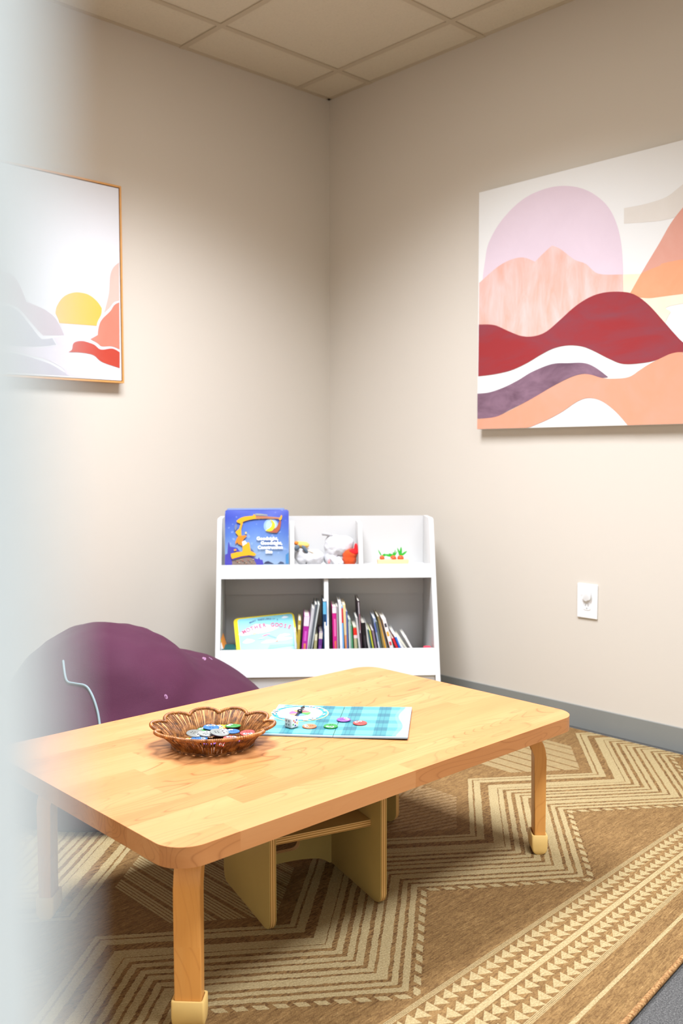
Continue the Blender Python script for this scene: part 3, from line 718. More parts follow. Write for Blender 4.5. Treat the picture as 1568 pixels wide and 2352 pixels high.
# large picture book on the top left
def cover_frame(org, u, v):
    u = u.normalized(); v = v.normalized(); n = u.cross(v)
    return lambda x, y, l=0: org + u * x + v * y + n * l
bw, bh, bt = .2553, .238, .022
lean = math.radians(9)
t = thing('picture_book', 'blue board book with a yellow excavator and moon on its cover, top left compartment', 'book', SH(-.4073 + .001, SL * UF + .026, UF + .001), SYAW)
def skygrad():
    m = M('night_sky_print', .3, .5); c = m.xyz(); n = m.noise(scale=26, detail=2)
    f = c[2] / bh + (c[0] / bw - .5).abs() * .35 + (n - .5) * .12
    sp = m.noise(scale=70, detail=0).gt(.74)
    a = m.ramp(f, [(.05, lin((166, 190, 212))), (.4, lin((120, 154, 200))), (.72, lin((78, 112, 182))), (1.0, lin((52, 70, 164)))])
    m.col(m.mix(sp * .25, a, lin((180, 200, 236)))); return m.m
Rl = Matrix.Rotation(-lean, 4, 'X')
def FL(x, y, l=0.0): return Rl @ Vector((x, -.0002 - l, y))
bm = bmesh.new()
prism(bm, rrect(0, bw, 0, bh, .009, 5), 0, bt, bev=.0015, seg=2, mat=Rl @ Matrix(((1, 0, 0, 0), (0, 0, 1, 0), (0, 1, 0, 0), (0, 0, 0, 1))))
sc = bw / 673.0; top0 = 65
def crop(p): return ((p[0] - 75) * sc, bh - (p[1] - 65) * sc)
mats = [skygrad()]; lv = [0.0004]
def art(pts, rgb, sm=3, bmm=None, fr=None, tr=None, mt=None, step=.00012):
    mt = mats if mt is None else mt; q = [(tr or crop)(p) for p in pts]
    if sm: q = smooth_pts(q, sm, True, 32)
    mt.append(flat(rgb, .35, .5)); lv[0] += step
    poly(bmm or bm, [(fr or FL)(p[0], p[1], lv[0]) for p in q], len(mt) - 1)
hb = 75 + 673
art([(75, 540), (100, 530), (108, 420), (118, 400), (128, 455), (160, 460), (205, 470), (225, 500), (300, 540), (380, 575), (420, 590), (432, 570), (445, 595), (470, 598), (480, 640), (485, 690), (75, 690)], (66, 62, 160), 0)
art([(480, 640), (500, 618), (530, 610), (560, 625), (590, 640)], (48, 54, 84), 3)
art([(630, 640), (660, 615), (690, 625), (700, 640)], (60, 70, 96), 3)
art([(715, 545), (746, 520), (746, 640), (715, 640)], (58, 120, 170), 0)
art(ell(560, 238, 78, 78, 28), (142, 174, 216), 0); art(ell(562, 236, 58, 62, 28), (168, 192, 220), 0)
art([(150, 600), (200, 570), (300, 558), (380, 590), (405, 640), (400, 690), (150, 690)], (122, 106, 98), 3)
for i in range(26):
    art(ell(175 + (i * 37) % 205, 590 + (i * 23) % 42, 8, 5, 8), ((168, 130, 96), (96, 92, 84), (176, 166, 130), (150, 84, 70))[i % 4], 0)
art([(140, 560), (155, 600), (250, 572), (340, 560), (385, 568), (380, 552)], (74, 52, 140), 2)
Y1, Y2 = (228, 164, 28), (210, 128, 34)
art([(655, 180), (668, 190), (655, 270), (622, 312), (560, 308), (508, 290), (575, 288), (620, 250), (640, 205)], (160, 84, 58))
art([(552, 168), (585, 190), (604, 222), (600, 258), (575, 288), (540, 296), (500, 288), (520, 276), (545, 262), (565, 240), (572, 205)], (246, 208, 46))
art([(195, 185), (225, 160), (280, 138), (370, 130), (376, 112), (392, 118), (398, 132), (520, 138), (655, 150), (668, 122), (680, 130), (672, 168), (655, 182), (640, 164), (500, 160), (380, 164), (290, 184), (262, 198), (240, 212), (205, 200)], Y1, 2)
art([(400, 134), (520, 140), (650, 152), (650, 162), (500, 158), (400, 156)], (170, 110, 84), 2)
art([(392, 106), (450, 108), (520, 118), (528, 130), (400, 126)], (148, 150, 140), 2)
art([(178, 230), (195, 215), (206, 240), (196, 275), (184, 290), (176, 265)], (110, 120, 150), 2)
art([(236, 200), (266, 205), (246, 270), (250, 340), (232, 350), (214, 340), (185, 305), (200, 285), (222, 270), (238, 225)], Y1, 2)
art([(215, 345), (300, 335), (305, 352), (262, 362), (230, 400), (215, 425), (205, 410), (188, 432), (184, 405), (200, 370)], Y2, 2)
art([(232, 380), (262, 362), (300, 350), (268, 385), (258, 430), (270, 452), (240, 440), (210, 425)], Y2, 2)
art(ell(296, 312, 10, 12, 12), (214, 190, 110), 0)
art([(255, 405), (285, 390), (308, 420), (262, 450)], (222, 228, 240), 0)
art([(258, 452), (300, 428), (318, 408), (334, 420), (345, 500), (396, 530), (402, 545), (380, 556), (330, 548), (250, 558), (150, 586), (138, 560), (138, 530), (200, 514), (258, 510), (262, 480)], Y1, 1)
art([(168, 486), (194, 480), (198, 498), (172, 502)], (214, 150, 50), 0)
art([(345, 470), (372, 500), (382, 518), (350, 505)], (92, 96, 130), 0)
lv[0] += .0003; mats.append(flat((240, 243, 250), .4))
for s_, x_, y_, w_ in (('Goodnight,', 522, 392, 280), ('Goodnight,', 565, 440, 280), ('Construction', 553, 486, 325), ('Site', 538, 532, 100)):
    k = {'Goodnight,': 1.02, 'Construction': 1.0, 'Site': 1.0}[s_]
    text_into(bm, s_, 49 * sc, lambda x, y, x_=x_, y_=y_: FL(crop((x_, 0))[0] + x, crop((0, y_ - 4))[1] + y, lv[0]), len(mats) - 1, bold=.0008, sx=k)
fin(bm, 'cover', mats, t, smooth=30)
bm = bmesh.new(); prism(bm, rrect(.002, bw - .002, .002, bh - .002, .007, 4), .002, bt - .002, mat=Rl @ Matrix(((1, 0, 0, 0), (0, 0, 1, 0), (0, 1, 0, 0), (0, 0, 0, 1))))
bpy.data.meshes.new  # (pages sit inside the board cover)
bm.free()
t = thing('picture_book', 'slate blue book mostly hidden behind the excavator picture book', 'book', SH(-.400, SL * UF + .055, UF + .001), SYAW)
bm = bmesh.new(); prism(bm, rrect(0, .232, 0, .244, .004, 3), 0, .010, bev=.001, mat=Matrix.Rotation(-math.radians(10), 4, 'X') @ Matrix(((1, 0, 0, 0), (0, 0, 1, 0), (0, 1, 0, 0), (0, 0, 0, 1))))
fin(bm, 'cover', flat((120, 136, 172), .4), t, smooth=30)

# tilted nursery rhyme book, lower left
gw, gh, gt = .246, .225, .02
th, ln = math.radians(7), math.radians(44)
e1 = Vector((1, 0, 0)); e2 = Vector((0, math.cos(ln), math.sin(ln)))
gu = e1 * math.cos(th) + e2 * math.sin(th); gv = -e1 * math.sin(th) + e2 * math.cos(th); gn = gu.cross(gv)
MG = Matrix(((gu.x, gv.x, gn.x, 0), (gu.y, gv.y, gn.y, 0), (gu.z, gv.z, gn.z, 0), (0, 0, 0, 1)))
t = thing('picture_book', 'yellow-edged sky blue nursery rhyme book tilted back in the lower left compartment', 'book', SH(-.228, .118, .2415), SYAW)
bm = bmesh.new(); YEL = flat((220, 198, 40), .35)
prism(bm, rrect(-gw / 2, gw / 2, 0, gh, .016, 6), -gt, 0, bev=.0015, seg=2, mat=MG)
mats = [YEL]; lv[0] = .0002
FG = lambda x, y, l=0: MG @ Vector((x, y, l))
idt = lambda p: p
def artg(pts, rgb, sm=3): art(pts, rgb, sm, bm, FG, idt, mats, .00012)
artg(rrect(-gw / 2 + .016, gw / 2 - .007, .006, gh - .006, .010, 6), (122, 192, 202), 0)
def cloud(cx, cy, w, h, rgb=(212, 218, 224)):
    artg([(cx - w / 2, cy - h * .2), (cx - w * .3, cy + h * .2), (cx - w * .1, cy + h * .5), (cx + w * .15, cy + h * .35), (cx + w * .35, cy + h * .15), (cx + w / 2, cy - h * .1), (cx + w * .2, cy - h * .4), (cx - w * .25, cy - h * .45)], rgb)
cloud(-.02, .162, .15, .05); cloud(-.075, .150, .07, .03); cloud(-.072, .108, .05, .022); cloud(.085, .205, .03, .012); cloud(.07, .10, .07, .016); cloud(.01, .095, .07, .016); cloud(.075, .118, .045, .012)
artg([(.01, .078), (.10, .072), (.105, .062), (.0, .06)], (90, 190, 120), 0)
# loose painterly strokes (the figure itself is left out)
for (x, y, w, h, r, rgb) in ((-.045, .139, .02, .005, .1, (214, 176, 84)), (.0, .127, .035, .006, .25, (206, 84, 110)), (.022, .118, .04, .007, -.5, (96, 140, 196)), (.052, .11, .012, .03, -.7, (236, 236, 240)), (-.02, .112, .03, .006, .1, (150, 180, 214)), (.04, .092, .012, .006, .2, (226, 110, 60))):
    q = [(x + a * math.cos(r) - b * math.sin(r), y + a * math.sin(r) + b * math.cos(r)) for a, b in ell(0, 0, w / 2, h / 2, 12)]
    artg(q, rgb, 0)
lv[0] += .0002; mats.append(flat((190, 60, 104), .4)); ti = len(mats) - 1; mats.append(flat((64, 88, 140), .4)); t2 = ti + 1
def arc_text(s, y0, amp, size, x0, x1, mi, bold, sy=1.0, slope=0):
    n = len(s)
    for i, ch in enumerate(s):
        if ch == ' ': continue
        f = i / (n - 1); x = x0 + (x1 - x0) * f; y = y0 + amp * (1 - (2 * f - 1) ** 2) + slope * f; a = -math.atan2(amp * 4 * (2 * f - 1), x1 - x0) * 1
        text_into(bm, ch, size, lambda px, py: FG(x + px * math.cos(a) - py * sy * math.sin(a), y + px * math.sin(a) + py * sy * math.cos(a), lv[0]), mi, bold)
arc_text('MOTHER GOOSE', .146, .020, .021, -.082, .094, ti, .0006, 1.25)
arc_text("MARY ENGELBREIT'S", .192, .010, .0105, -.056, .052, t2, .0001, 1.1)
fin(bm, 'cover', mats, t, smooth=30)
# odds and ends in the lower compartments
t = thing('book', 'small white book with orange and green trim left of the nursery rhyme book', 'book', SH(-.402, SL * ZLT + .05, LF + .001), SYAW)
bm = bmesh.new(); mt = Matrix.Rotation(math.radians(-9), 4, 'Y')
mt = Matrix.Rotation(math.radians(-16), 4, 'Y')
box(bm, 0, .014, 0, .13, 0, .112, bev=.0015, mat=mt); mats = [flat((236, 150, 60)), flat((240, 240, 238)), flat((160, 190, 60))]
for (xa, xb, za, zb, mi) in ((.003, .012, .02, .098, 1), (.0, .014, .100, .110, 2)): poly(bm, [mt @ Vector(p) for p in ((xa, -.0005, za), (xb, -.0005, za), (xb, -.0005, zb), (xa, -.0005, zb))], mi)
fin(bm, 'cover', mats, t)
t = thing('book', 'dark green book lying flat at the far left of the lower shelf', 'book', SH(-.416, SL * ZLT + .02, LF + .001), SYAW)
bm = bmesh.new(); box(bm, 0, .055, 0, .12, 0, .072, bev=.002); fin(bm, 'cover', flat((28, 84, 84)), t)
t = thing('toy_block', 'small pinkish red block at the far right of the lower shelf', 'toy', SH(.386, SL * ZLT + .03, LF + .001), SYAW)
bm = bmesh.new(); box(bm, 0, .028, 0, .05, 0, .068, bev=.003); box(bm, .006, .022, .008, .042, .066, .070, bev=.001); fin(bm, 'block', flat((232, 66, 90)), t)

# ------------------------------------------------------------ soft toys in the middle top compartment
def fluff(nm, rgb, sc=70, st=.5):
    m = M(nm, .9, .1); n = m.noise(scale=sc, detail=4, rough=.7); n2 = m.noise(scale=12, detail=2)
    m.col(m.mix(n, lin([v * .93 for v in rgb]), lin(rgb))); m.bump(n + n2 * .6, st, .006)
    m.b.inputs['Sheen Weight'].default_value = .2; return m.m
FW, FG_, FO, FR, FY, FS = fluff('white_plush', (212, 212, 214)), fluff('grey_plush', (186, 186, 188)), fluff('orange_plush', (216, 84, 36), 120, .3), fluff('red_felt', (232, 36, 40), 120, .2), fluff('yellow_plush', (240, 196, 110)), fluff('slate_plush', (96, 110, 122))
UB = .30
t = thing('plush_toy', 'round white plush toy with a yellow and orange tuft, left in the middle top compartment', 'toy', SH(-.068, UB, UF + .001), SYAW)
bm = bmesh.new(); blob(bm, [(0, 0, .034, .055, .05, .036), (-.028, 0, .05, .032, .036, .034), (.028, .0, .036, .03, .04, .034)], 40, 28, 0, .08, 1.2, (0, 0, .035), 12, zmin=0); fin(bm, 'body', FW, t, smooth=180)
bm = bmesh.new(); blob(bm, [(-.022, -.012, .088, .022, .02, .014), (-.04, -.012, .092, .016, .016, .012)], 24, 16, 0, .15, 5, None, 10); fin(bm, 'tuft', FY, t, smooth=180)
bm = bmesh.new(); blob(bm, [(-.052, -.02, .097, .010, .01, .008)], 20, 12, 0, .1, 2); fin(bm, 'tuft_tip', fluff('orange_tuft', (232, 130, 50)), t, smooth=180)
for q in ((-.050, -.036, .079, .010, .008, .013, .5), (-.018, -.040, .074, .008, .007, .020, -.6)):
    bm = bmesh.new(); blob(bm, [(0, 0, 0, q[3], q[4], q[5])], 20, 12, 0, .06, 4)
    bmesh.ops.transform(bm, matrix=Matrix.Translation(q[:3]) @ Matrix.Rotation(q[6], 4, 'Y') , verts=bm.verts); fin(bm, 'ear', FS, t, smooth=180)
bm = bmesh.new(); bmesh.ops.create_uvsphere(bm, u_segments=12, v_segments=8, radius=.0032); fin(bm, 'eye', flat((16, 20, 26), .2), t, (-.013, -.0478, .018), smooth=180)
bm = bmesh.new(); tube(bm, [(-.012, -.035, .070), (.0, -.038, .066), (.012, -.036, .060), (.022, -.035, .052)], .0022, 6); fin(bm, 'strap', flat((200, 180, 150)), t)
t = thing('plush_toy', 'slumped white knitted plush with a grey tail, centre of the middle top compartment', 'toy', SH(.045, UB + .01, UF + .001), SYAW)
bm = bmesh.new(); blob(bm, [(-.018, 0, .075, .032, .036, .05), (.02, .0, .08, .04, .04, .042), (-.022, 0, .03, .03, .035, .034), (.04, .01, .09, .032, .036, .03), (-.012, 0, .105, .03, .03, .022)], 48, 32, 0, .09, 7.7, (0, 0, .07), 12, zmin=0); fin(bm, 'body', FW, t, smooth=180)
bm = bmesh.new(); tube(bm, [(-.060, -.01, .131), (-.050, -.012, .133), (-.036, -.014, .131), (-.018, -.012, .122)], [.005, .0075, .0078, .006], 12); fin(bm, 'tail', FG_, t, smooth=180)
for a, b in (((-.022, -.03, .04), (.002, -.045, .008)), ((.0, -.03, .035), (.020, -.044, .009))):
    bm = bmesh.new(); A = Vector(a); B = Vector(b); tube(bm, [A, A * .6 + B * .4, A * .2 + B * .8, B, B + Vector((.003, -.002, -.001))], [.011, .012, .0125, .010, .004], 12); fin(bm, 'leg', FW, t, smooth=180)
bm = bmesh.new(); blob(bm, [(-.033, -.036, .022, .005, .004, .010)], 16, 10); fin(bm, 'inner_ear', fluff('pink_plush', (232, 160, 160)), t, smooth=180)
t = thing('plush_toy', 'burnt orange plush with a bright red crest, right in the middle top compartment', 'toy', SH(.096, UB - .012, UF + .001), SYAW)
bm = bmesh.new(); blob(bm, [(0, 0, .03, .029, .026, .034), (.002, 0, .05, .031, .026, .022)], 36, 24, 0, .05, 3, (0, 0, .034), 14, zmin=0); fin(bm, 'body', FO, t, smooth=180)
bm = bmesh.new(); blob(bm, [(.010, -.012, .058, .023, .012, .012), (.026, -.010, .074, .008, .009, .022), (.018, -.01, .06, .02, .012, .014)], 32, 22, 0, .05, 9, (.018, -.011, .062), 12); fin(bm, 'crest', FR, t, smooth=180)

# ------------------------------------------------------------ carrot toy in the right top compartment
t = thing('wooden_planter_block', 'pale wooden block holding toy carrots, right top compartment', 'toy', SH(.275, SL * ZUT + .09, UF + .001), SYAW)
bm = bmesh.new(); box(bm, -.0635, .0635, -.018, .018, 0, .027, bev=.0015); fin(bm, 'block', wood('beech_toy', [(214, 176, 122), (230, 196, 146), (240, 210, 164), (190, 146, 94)], .03, .2), t)
GRN, ORG = flat((52, 178, 50), .5), flat((246, 84, 40), .45)
def carrot(label, dx, tilt, leaves, r=.0125):
    c = thing('toy_carrot', label, 'toy', SH(.275 + dx, SL * ZUT + .09, UF + .0281), SYAW, 'toy carrots in the wooden block')
    mt = Matrix.Rotation(tilt, 4, 'Y')
    bm = bmesh.new(); lathe(bm, [(0, -.0), (r * .95, 0), (r, .005), (r * .92, .010), (r * .6, .0145), (0, .016)], 20, 0, mt); fin(bm, 'root', ORG, c, smooth=60)
    for (lx, lz, w) in leaves:
        bm = bmesh.new(); A = mt @ Vector((0, 0, .013)); B = Vector((lx, -.002, lz)); d = (B - A); s = Vector((d.z, 0, -d.x)).normalized()
        N = 7; L = []; Rr = []
        for i in range(N):
            f = i / (N - 1); p = A + d * f; ww = w * (math.sin(PI * min(1, f * .9 + .1)) ** .8) * .5
            L.append(bm.verts.new(p + s * ww + Vector((0, -.001, 0)))); Rr.append(bm.verts.new(p - s * ww + Vector((0, -.001, 0))))
        for i in range(N - 1): bm.faces.new((L[i], L[i + 1], Rr[i + 1], Rr[i]))
        ex = bmesh.ops.extrude_face_region(bm, geom=bm.faces[:]); bmesh.ops.translate(bm, verts=[v for v in ex['geom'] if isinstance(v, bmesh.types.BMVert)], vec=(0, .0022, 0))
        bmesh.ops.recalc_face_normals(bm, faces=bm.faces[:]); fin(bm, 'leaf', GRN, c)
carrot('left toy carrot in the wooden block, its leaf spread low', -.043, -.25, [(-.018, .040, .005), (.020, .020, .008), (.012, .024, .006)], .010)
carrot('middle toy carrot in the wooden block, leaning with flat spiky leaves', .000, .5, [(-.038, .020, .010), (.002, .030, .010), (.010, .040, .005), (.018, .034, .004), (-.018, .024, .009)], .0125)
carrot('right toy carrot in the wooden block, upright with three leaves', .032, 0, [(-.014, .048, .007), (.002, .052, .010), (.027, .034, .009), (-.003, .035, .014)], .0132)

# ------------------------------------------------------------ wall art
def canvas_panel(t, origin, ux, W, Hh, dep, matl):
    pass
CX0, CZ0, CW, CHh = .935, 1.155, 1.44, .959
t = thing('canvas_print', 'large frameless canvas of layered pink, red and orange hills on the right wall', 'picture', (0, -CX0 - CW / 2, CZ0))
m = M('painted_canvas', .75, .2); wv = m.noise(scale=420, detail=2); m.col(lin((224, 224, 221))); m.bump(wv, .25, .0006); CANV = m.m
bm = bmesh.new(); box(bm, -.036, -.0008, -CW / 2, CW / 2, 0, CHh, bev=.002)
def paint(nm, rgb, rgb2, sc=7, amt=.6, stretch=(1, 1)):
    m = M(nm, .75, .2); c = m.xyz(); n = m.noise(m.vec(c[0], c[1] * stretch[0], c[2] * stretch[1]), sc, 4, .6, .5)
    k = m.ramp(n, [(.35, lin(rgb)), (.68, lin(rgb2))]); m.col(m.mix(amt, lin(rgb), k)); m.bump(m.noise(scale=420, detail=2), .25, .0006); return m.m
PC = {'disc': paint('lilac_wash', (212, 194, 204), (218, 200, 210)), 'swath': paint('stone_wash', (212, 206, 197), (217, 212, 204)),
      'cream1': paint('cream_wash', (236, 216, 188), (236, 222, 200)), 'cream2': paint('cream_wash2', (236, 216, 188), (232, 222, 206)),
      'peach': paint('blush_wash', (216, 166, 150), (222, 190, 184), 9, 1, (2.5, .7)), 'rose': paint('rose_wash', (208, 150, 132), (212, 162, 146)),
      'apricot': paint('apricot_wash', (222, 152, 112), (226, 164, 128)), 'red': paint('brick_red_wash', (148, 48, 50), (134, 62, 70), 7, 1, (.6, 2.0)),
      'plum': paint('plum_wash', (104, 78, 92), (138, 108, 124), 9, 1, (.8, 1.6)), 'orange': paint('terracotta_wash', (216, 148, 118), (214, 156, 136), 5)}
mats = [CANV]; lay = -.0362
SHARP = {'swath', 'cream1', 'apricot'}
def clip(P, a0, a1, b0, b1):
    for ax, lim, sg in ((0, a0, 1), (0, a1, -1), (1, b0, 1), (1, b1, -1)):
        out = []
        for i in range(len(P)):
            p, q = P[i - 1], P[i]; pi = sg * (p[ax] - lim) >= 0; qi = sg * (q[ax] - lim) >= 0
            if pi != qi:
                f = (lim - p[ax]) / (q[ax] - p[ax]); out.append((p[0] + (q[0] - p[0]) * f, p[1] + (q[1] - p[1]) * f))
            if qi: out.append(q)
        P = out
    return P
for k in ('disc', 'swath', 'cream1', 'cream2', 'rose', 'apricot', 'peach', 'red', 'plum', 'orange'):
    mats.append(PC[k]); lay -= .00012
    P = [(a_ + .5 if a_ > 1.9 else a_, b_ - (.22 if k == 'rose' and a_ > 1.9 and b_ > 1.9 else 0)) for a_, b_ in CANVAS[k]]
    P = smooth_pts(P, 5, True, 42); e = .0012
    P = clip(P, CX0 + e, CX0 + CW - e, CZ0 + e, CZ0 + CHh - e)
    poly(bm, [(lay, CX0 + CW / 2 - p[0], p[1] - CZ0) for p in P], len(mats) - 1)
fin(bm, 'stretched_canvas', mats, t)

LX1, LZ0, LZ1 = -1.1515, 1.337, 2.108; LW = .60; LX0 = LX1 - LW
t = thing('framed_picture', 'framed print of a yellow sun between pink hills, thin wooden frame, on the left wall', 'picture', ((LX0 + LX1) / 2, 0, LZ0))
FRM = flat((206, 150, 84), .4, .5, .06); fw_ = .007; hwp = LW / 2; hh = LZ1 - LZ0
bm = bmesh.new()
for q in ((-hwp, hwp, 0, fw_), (-hwp, hwp, hh - fw_, hh), (-hwp, -hwp + fw_, fw_, hh - fw_), (hwp - fw_, hwp, fw_, hh - fw_)): box(bm, q[0], q[1], -.040, -.001, q[2], q[3], bev=.0008)
fin(bm, 'frame', FRM, t)
bm = bmesh.new(); box(bm, -hwp + fw_ + .003, hwp - fw_ - .003, -.036, -.004, fw_ + .003, hh - fw_ - .003)
LC = {'sun': (216, 174, 76), 'water': (206, 200, 210), 'hill1': (184, 170, 178), 'hill2': (172, 172, 182), 'shore': (178, 174, 186), 'blush': (214, 174, 162), 'coral': (200, 122, 102), 'brick': (180, 66, 50)}
mats = [paint('print_paper', (214, 215, 218), (216, 217, 220))]; lay = -.0362
for k in ('hill1', 'hill2', 'shore', 'water', 'sun', 'blush', 'coral', 'brick'):
    c_ = LC[k]; mats.append(paint('print_' + k, c_, [min(255, v + 8) for v in c_])); lay -= .00012
    P = clip(smooth_pts(LEFTPIC[k], 4, True, 42), LX0 + fw_ + .004, LX1 - fw_ - .0035, LZ0 + fw_ + .004, LZ1 - fw_ - .004)
    if len(P) > 2: poly(bm, [(p[0] - (LX0 + LX1) / 2, lay, p[1] - LZ0) for p in P], len(mats) - 1)
fin(bm, 'print', mats, t)

# ------------------------------------------------------------ wall outlet
t = thing('wall_outlet', 'white wall outlet plate low on the right wall', 'outlet', (0, -1.444, .495))
PL = flat((240, 241, 242), .3, .5); PL2 = flat((226, 227, 226), .35, .5); DK = flat((150, 152, 154), .5)
bm = bmesh.new(); box(bm, -.0065, 0, -.043, .043, -.0655, .0655, bev=.003, seg=3); box(bm, -.0072, -.006, -.002, .002, -.002, .002); fin(bm, 'cover_plate', PL, t, smooth=35)
XF = Matrix(((0, 0, -1, 0), (1, 0, 0, 0), (0, 1, 0, 0), (0, 0, 0, 1)))
bm = bmesh.new(); prism(bm, rrect(-.017, .017, -.034, -.006, .009, 6), .004, .0078, 0, bev=.0005, mat=XF)
for yy in (-.006, .006): box(bm, -.0083, -.0077, yy - .0011, yy + .0011, -.019, -.011, 1)
prism(bm, ell(0, -.027, .0025, .0025, 12), .0077, .0083, 1, mat=XF); fin(bm, 'receptacle', [PL2, DK], t)
bm = bmesh.new(); P = [(-.020, .037), (.020, .037), (.021, .020), (.016, .008), (.008, .002), (-.008, .002), (-.016, .008), (-.021, .020)]
prism(bm, smooth_pts(P, 4), .005, .017, 0, bev=.003, mat=XF); fin(bm, 'plug_cover', PL2, t, smooth=50)

# ------------------------------------------------------------ game mat on the table
MA, MB_, MC, MD = (Vector(p) for p in ((-1.549, -1.469), (-1.323, -1.744), (-1.518, -1.916), (-1.748, -1.651)))
gx = ((MB_ - MA) + (MC - MD)).normalized(); gy = Vector((-gx.y, gx.x))       # x along the long side, y towards the far side
cen = (MA + MB_ + MC + MD) / 4; gl, gwd = .350, .262; ga = math.atan2(gx.y, gx.x)
TOP = TZ
t = thing('game_board', 'teal plaid folding game board with a colour spinner, lying on the table', 'game board', (cen.x, cen.y, TOP), ga)
def plaid():
    m = M('teal_plaid_print', .3, .5); c = m.xyz(); x, y = c[0], c[1]
    a = ((x + .5) / .074).fract().lt(.42); b = ((y + .5) / .06).fract().lt(.45); fl = ((x + .5) / .0105).fract().lt(.22) * ((x + .5) / .074).fract().lt(.30); f2 = ((y + .5) / .012).fract().lt(.16)
    k = a * .42 + b * .34 + fl * .2 + f2 * .08
    base = m.ramp(k, [(0, lin((96, 162, 152))), (.35, lin((70, 138, 140))), (.6, lin((50, 116, 126))), (1, lin((32, 94, 112)))])
    # pale wavy margins along the two short ends and the near edge
    e1 = x.gt(.146 + 0.0) ; wav = (y * 34.0).sin() * .007
    mg = (x + wav).gt(.152).max((x + wav).lt(-.163)).max(y.lt(-.123))
    mg2 = (x + wav * .8).gt(.142).max((x + wav).lt(-.158))
    c2 = m.mix(mg2 * .35, base, lin((132, 170, 194))); m.col(m.mix(mg, c2, lin((142, 176, 202)))); return m.m
UND = flat((36, 58, 66), .6)
for nm, x0, x1, z0, tilt in (('board_half', -gl / 2, -.0006, .0, 0.0), ('board_half', .0006, gl / 2, .0, math.radians(-.9))):
    bm = bmesh.new(); box(bm, x0, x1, -gwd / 2, gwd / 2, .0012, .0042, 0); box(bm, x0, x1, -gwd / 2 + .0004, gwd / 2 - .0004, .0, .0012, 1)
    for v in bm.verts: v.co.z += max(0, v.co.x) * .018
    fin(bm, nm, [plaid(), UND], t)
# spinner
sc_ = Vector((-1.5625, -1.5785)) - cen; sxl, syl = sc_.dot(gx), sc_.dot(gy); R0 = .0735
bm = bmesh.new(); mats = []; Z = [.0044]
def disc(rx, rgb, n=48, a0=0, a1=360, inner=0, z=None):
    mats.append(flat(rgb, .3, .5)); Z[0] += .00012; P = ell(0, 0, rx, rx, n, a0, a1)
    if a1 - a0 < 360: P = [(0, 0)] + P
    poly(bm, [(p[0], p[1], Z[0]) for p in P], len(mats) - 1)
disc(R0, (216, 194, 120)); disc(R0 - .0028, (58, 142, 156)); disc(R0 - .0155, (222, 223, 226))
for i, rgb in enumerate(((240, 96, 104), (252, 204, 60), (158, 96, 180), (246, 138, 108), (110, 152, 220), (84, 184, 76))):
    disc(.0275, rgb, 10, 20 + 60 * i + 2 - ANG0, 80 + 60 * i - 2 - ANG0)
for i in range(3):      # pairs of eyes around the ring
    for s in (-9, 9):
        a = math.radians((62, 300, 178)[i] + s + ANGE); cxe, cye = (R0 - .008) * math.cos(a), (R0 - .008) * math.sin(a)
        for r_, rgb, o_ in ((.0072, (248, 248, 250), 0), (.0036, (30, 34, 40), .0025)):
            mats.append(flat(rgb, .3)); Z[0] += .0001
            poly(bm, [(cxe + p[0] - o_ * math.cos(a), cye + p[1] - o_ * math.sin(a), Z[0]) for p in ell(0, 0, r_, r_, 16)], len(mats) - 1)
mats.append(flat((214, 236, 240), .3)); Z[0] += .0001
for a_ in range(15, 375, 30):    # tiny unreadable lettering on the ring and dots on the dial
    for j in range(4):
        a = math.radians(a_ + 3.2 * j); r_ = R0 - .009; c0, s0 = math.cos(a), math.sin(a)
        poly(bm, [(c0 * (r_ + u) - s0 * v, s0 * (r_ + u) + c0 * v, Z[0]) for u, v in ((-.0022, -.0013), (.0022, -.0013), (.0022, .0013), (-.0022, .0013))], len(mats) - 1)
mats.append(flat((90, 96, 104), .3))
for a_ in range(0, 360, 45):
    a = math.radians(a_); r_ = .043; poly(bm, [(r_ * math.cos(a) + p[0] * 1.6, r_ * math.sin(a) + p[1], Z[0]) for p in ell(0, 0, .0016, .0012, 8)], len(mats) - 1)
sp = fin(bm, 'spinner_dial', mats, t, (sxl, syl, 0))
aw = Vector((-1.5206, -1.5429)) - Vector((-1.605, -1.6037)); aa = math.atan2(aw.y, aw.x) - ga
bm = bmesh.new()
prism(bm, [(-.050, -.0025), (.030, -.0022), (.030, -.0062), (.050, -.0004), (.050, .0004), (.030, .0062), (.030, .0022), (-.050, .0025), (-.046, 0)], 0, .0016, bev=.0004, seg=1)
lathe(bm, [(.0, -.003), (.0065, -.003), (.007, 0), (.007, .003), (.0055, .0042), (0, .0046)], 20); fin(bm, 'spinner_arrow', flat((22, 26, 30), .3, .5), sp, (0, 0, .0095), (0, 0, aa), smooth=40)

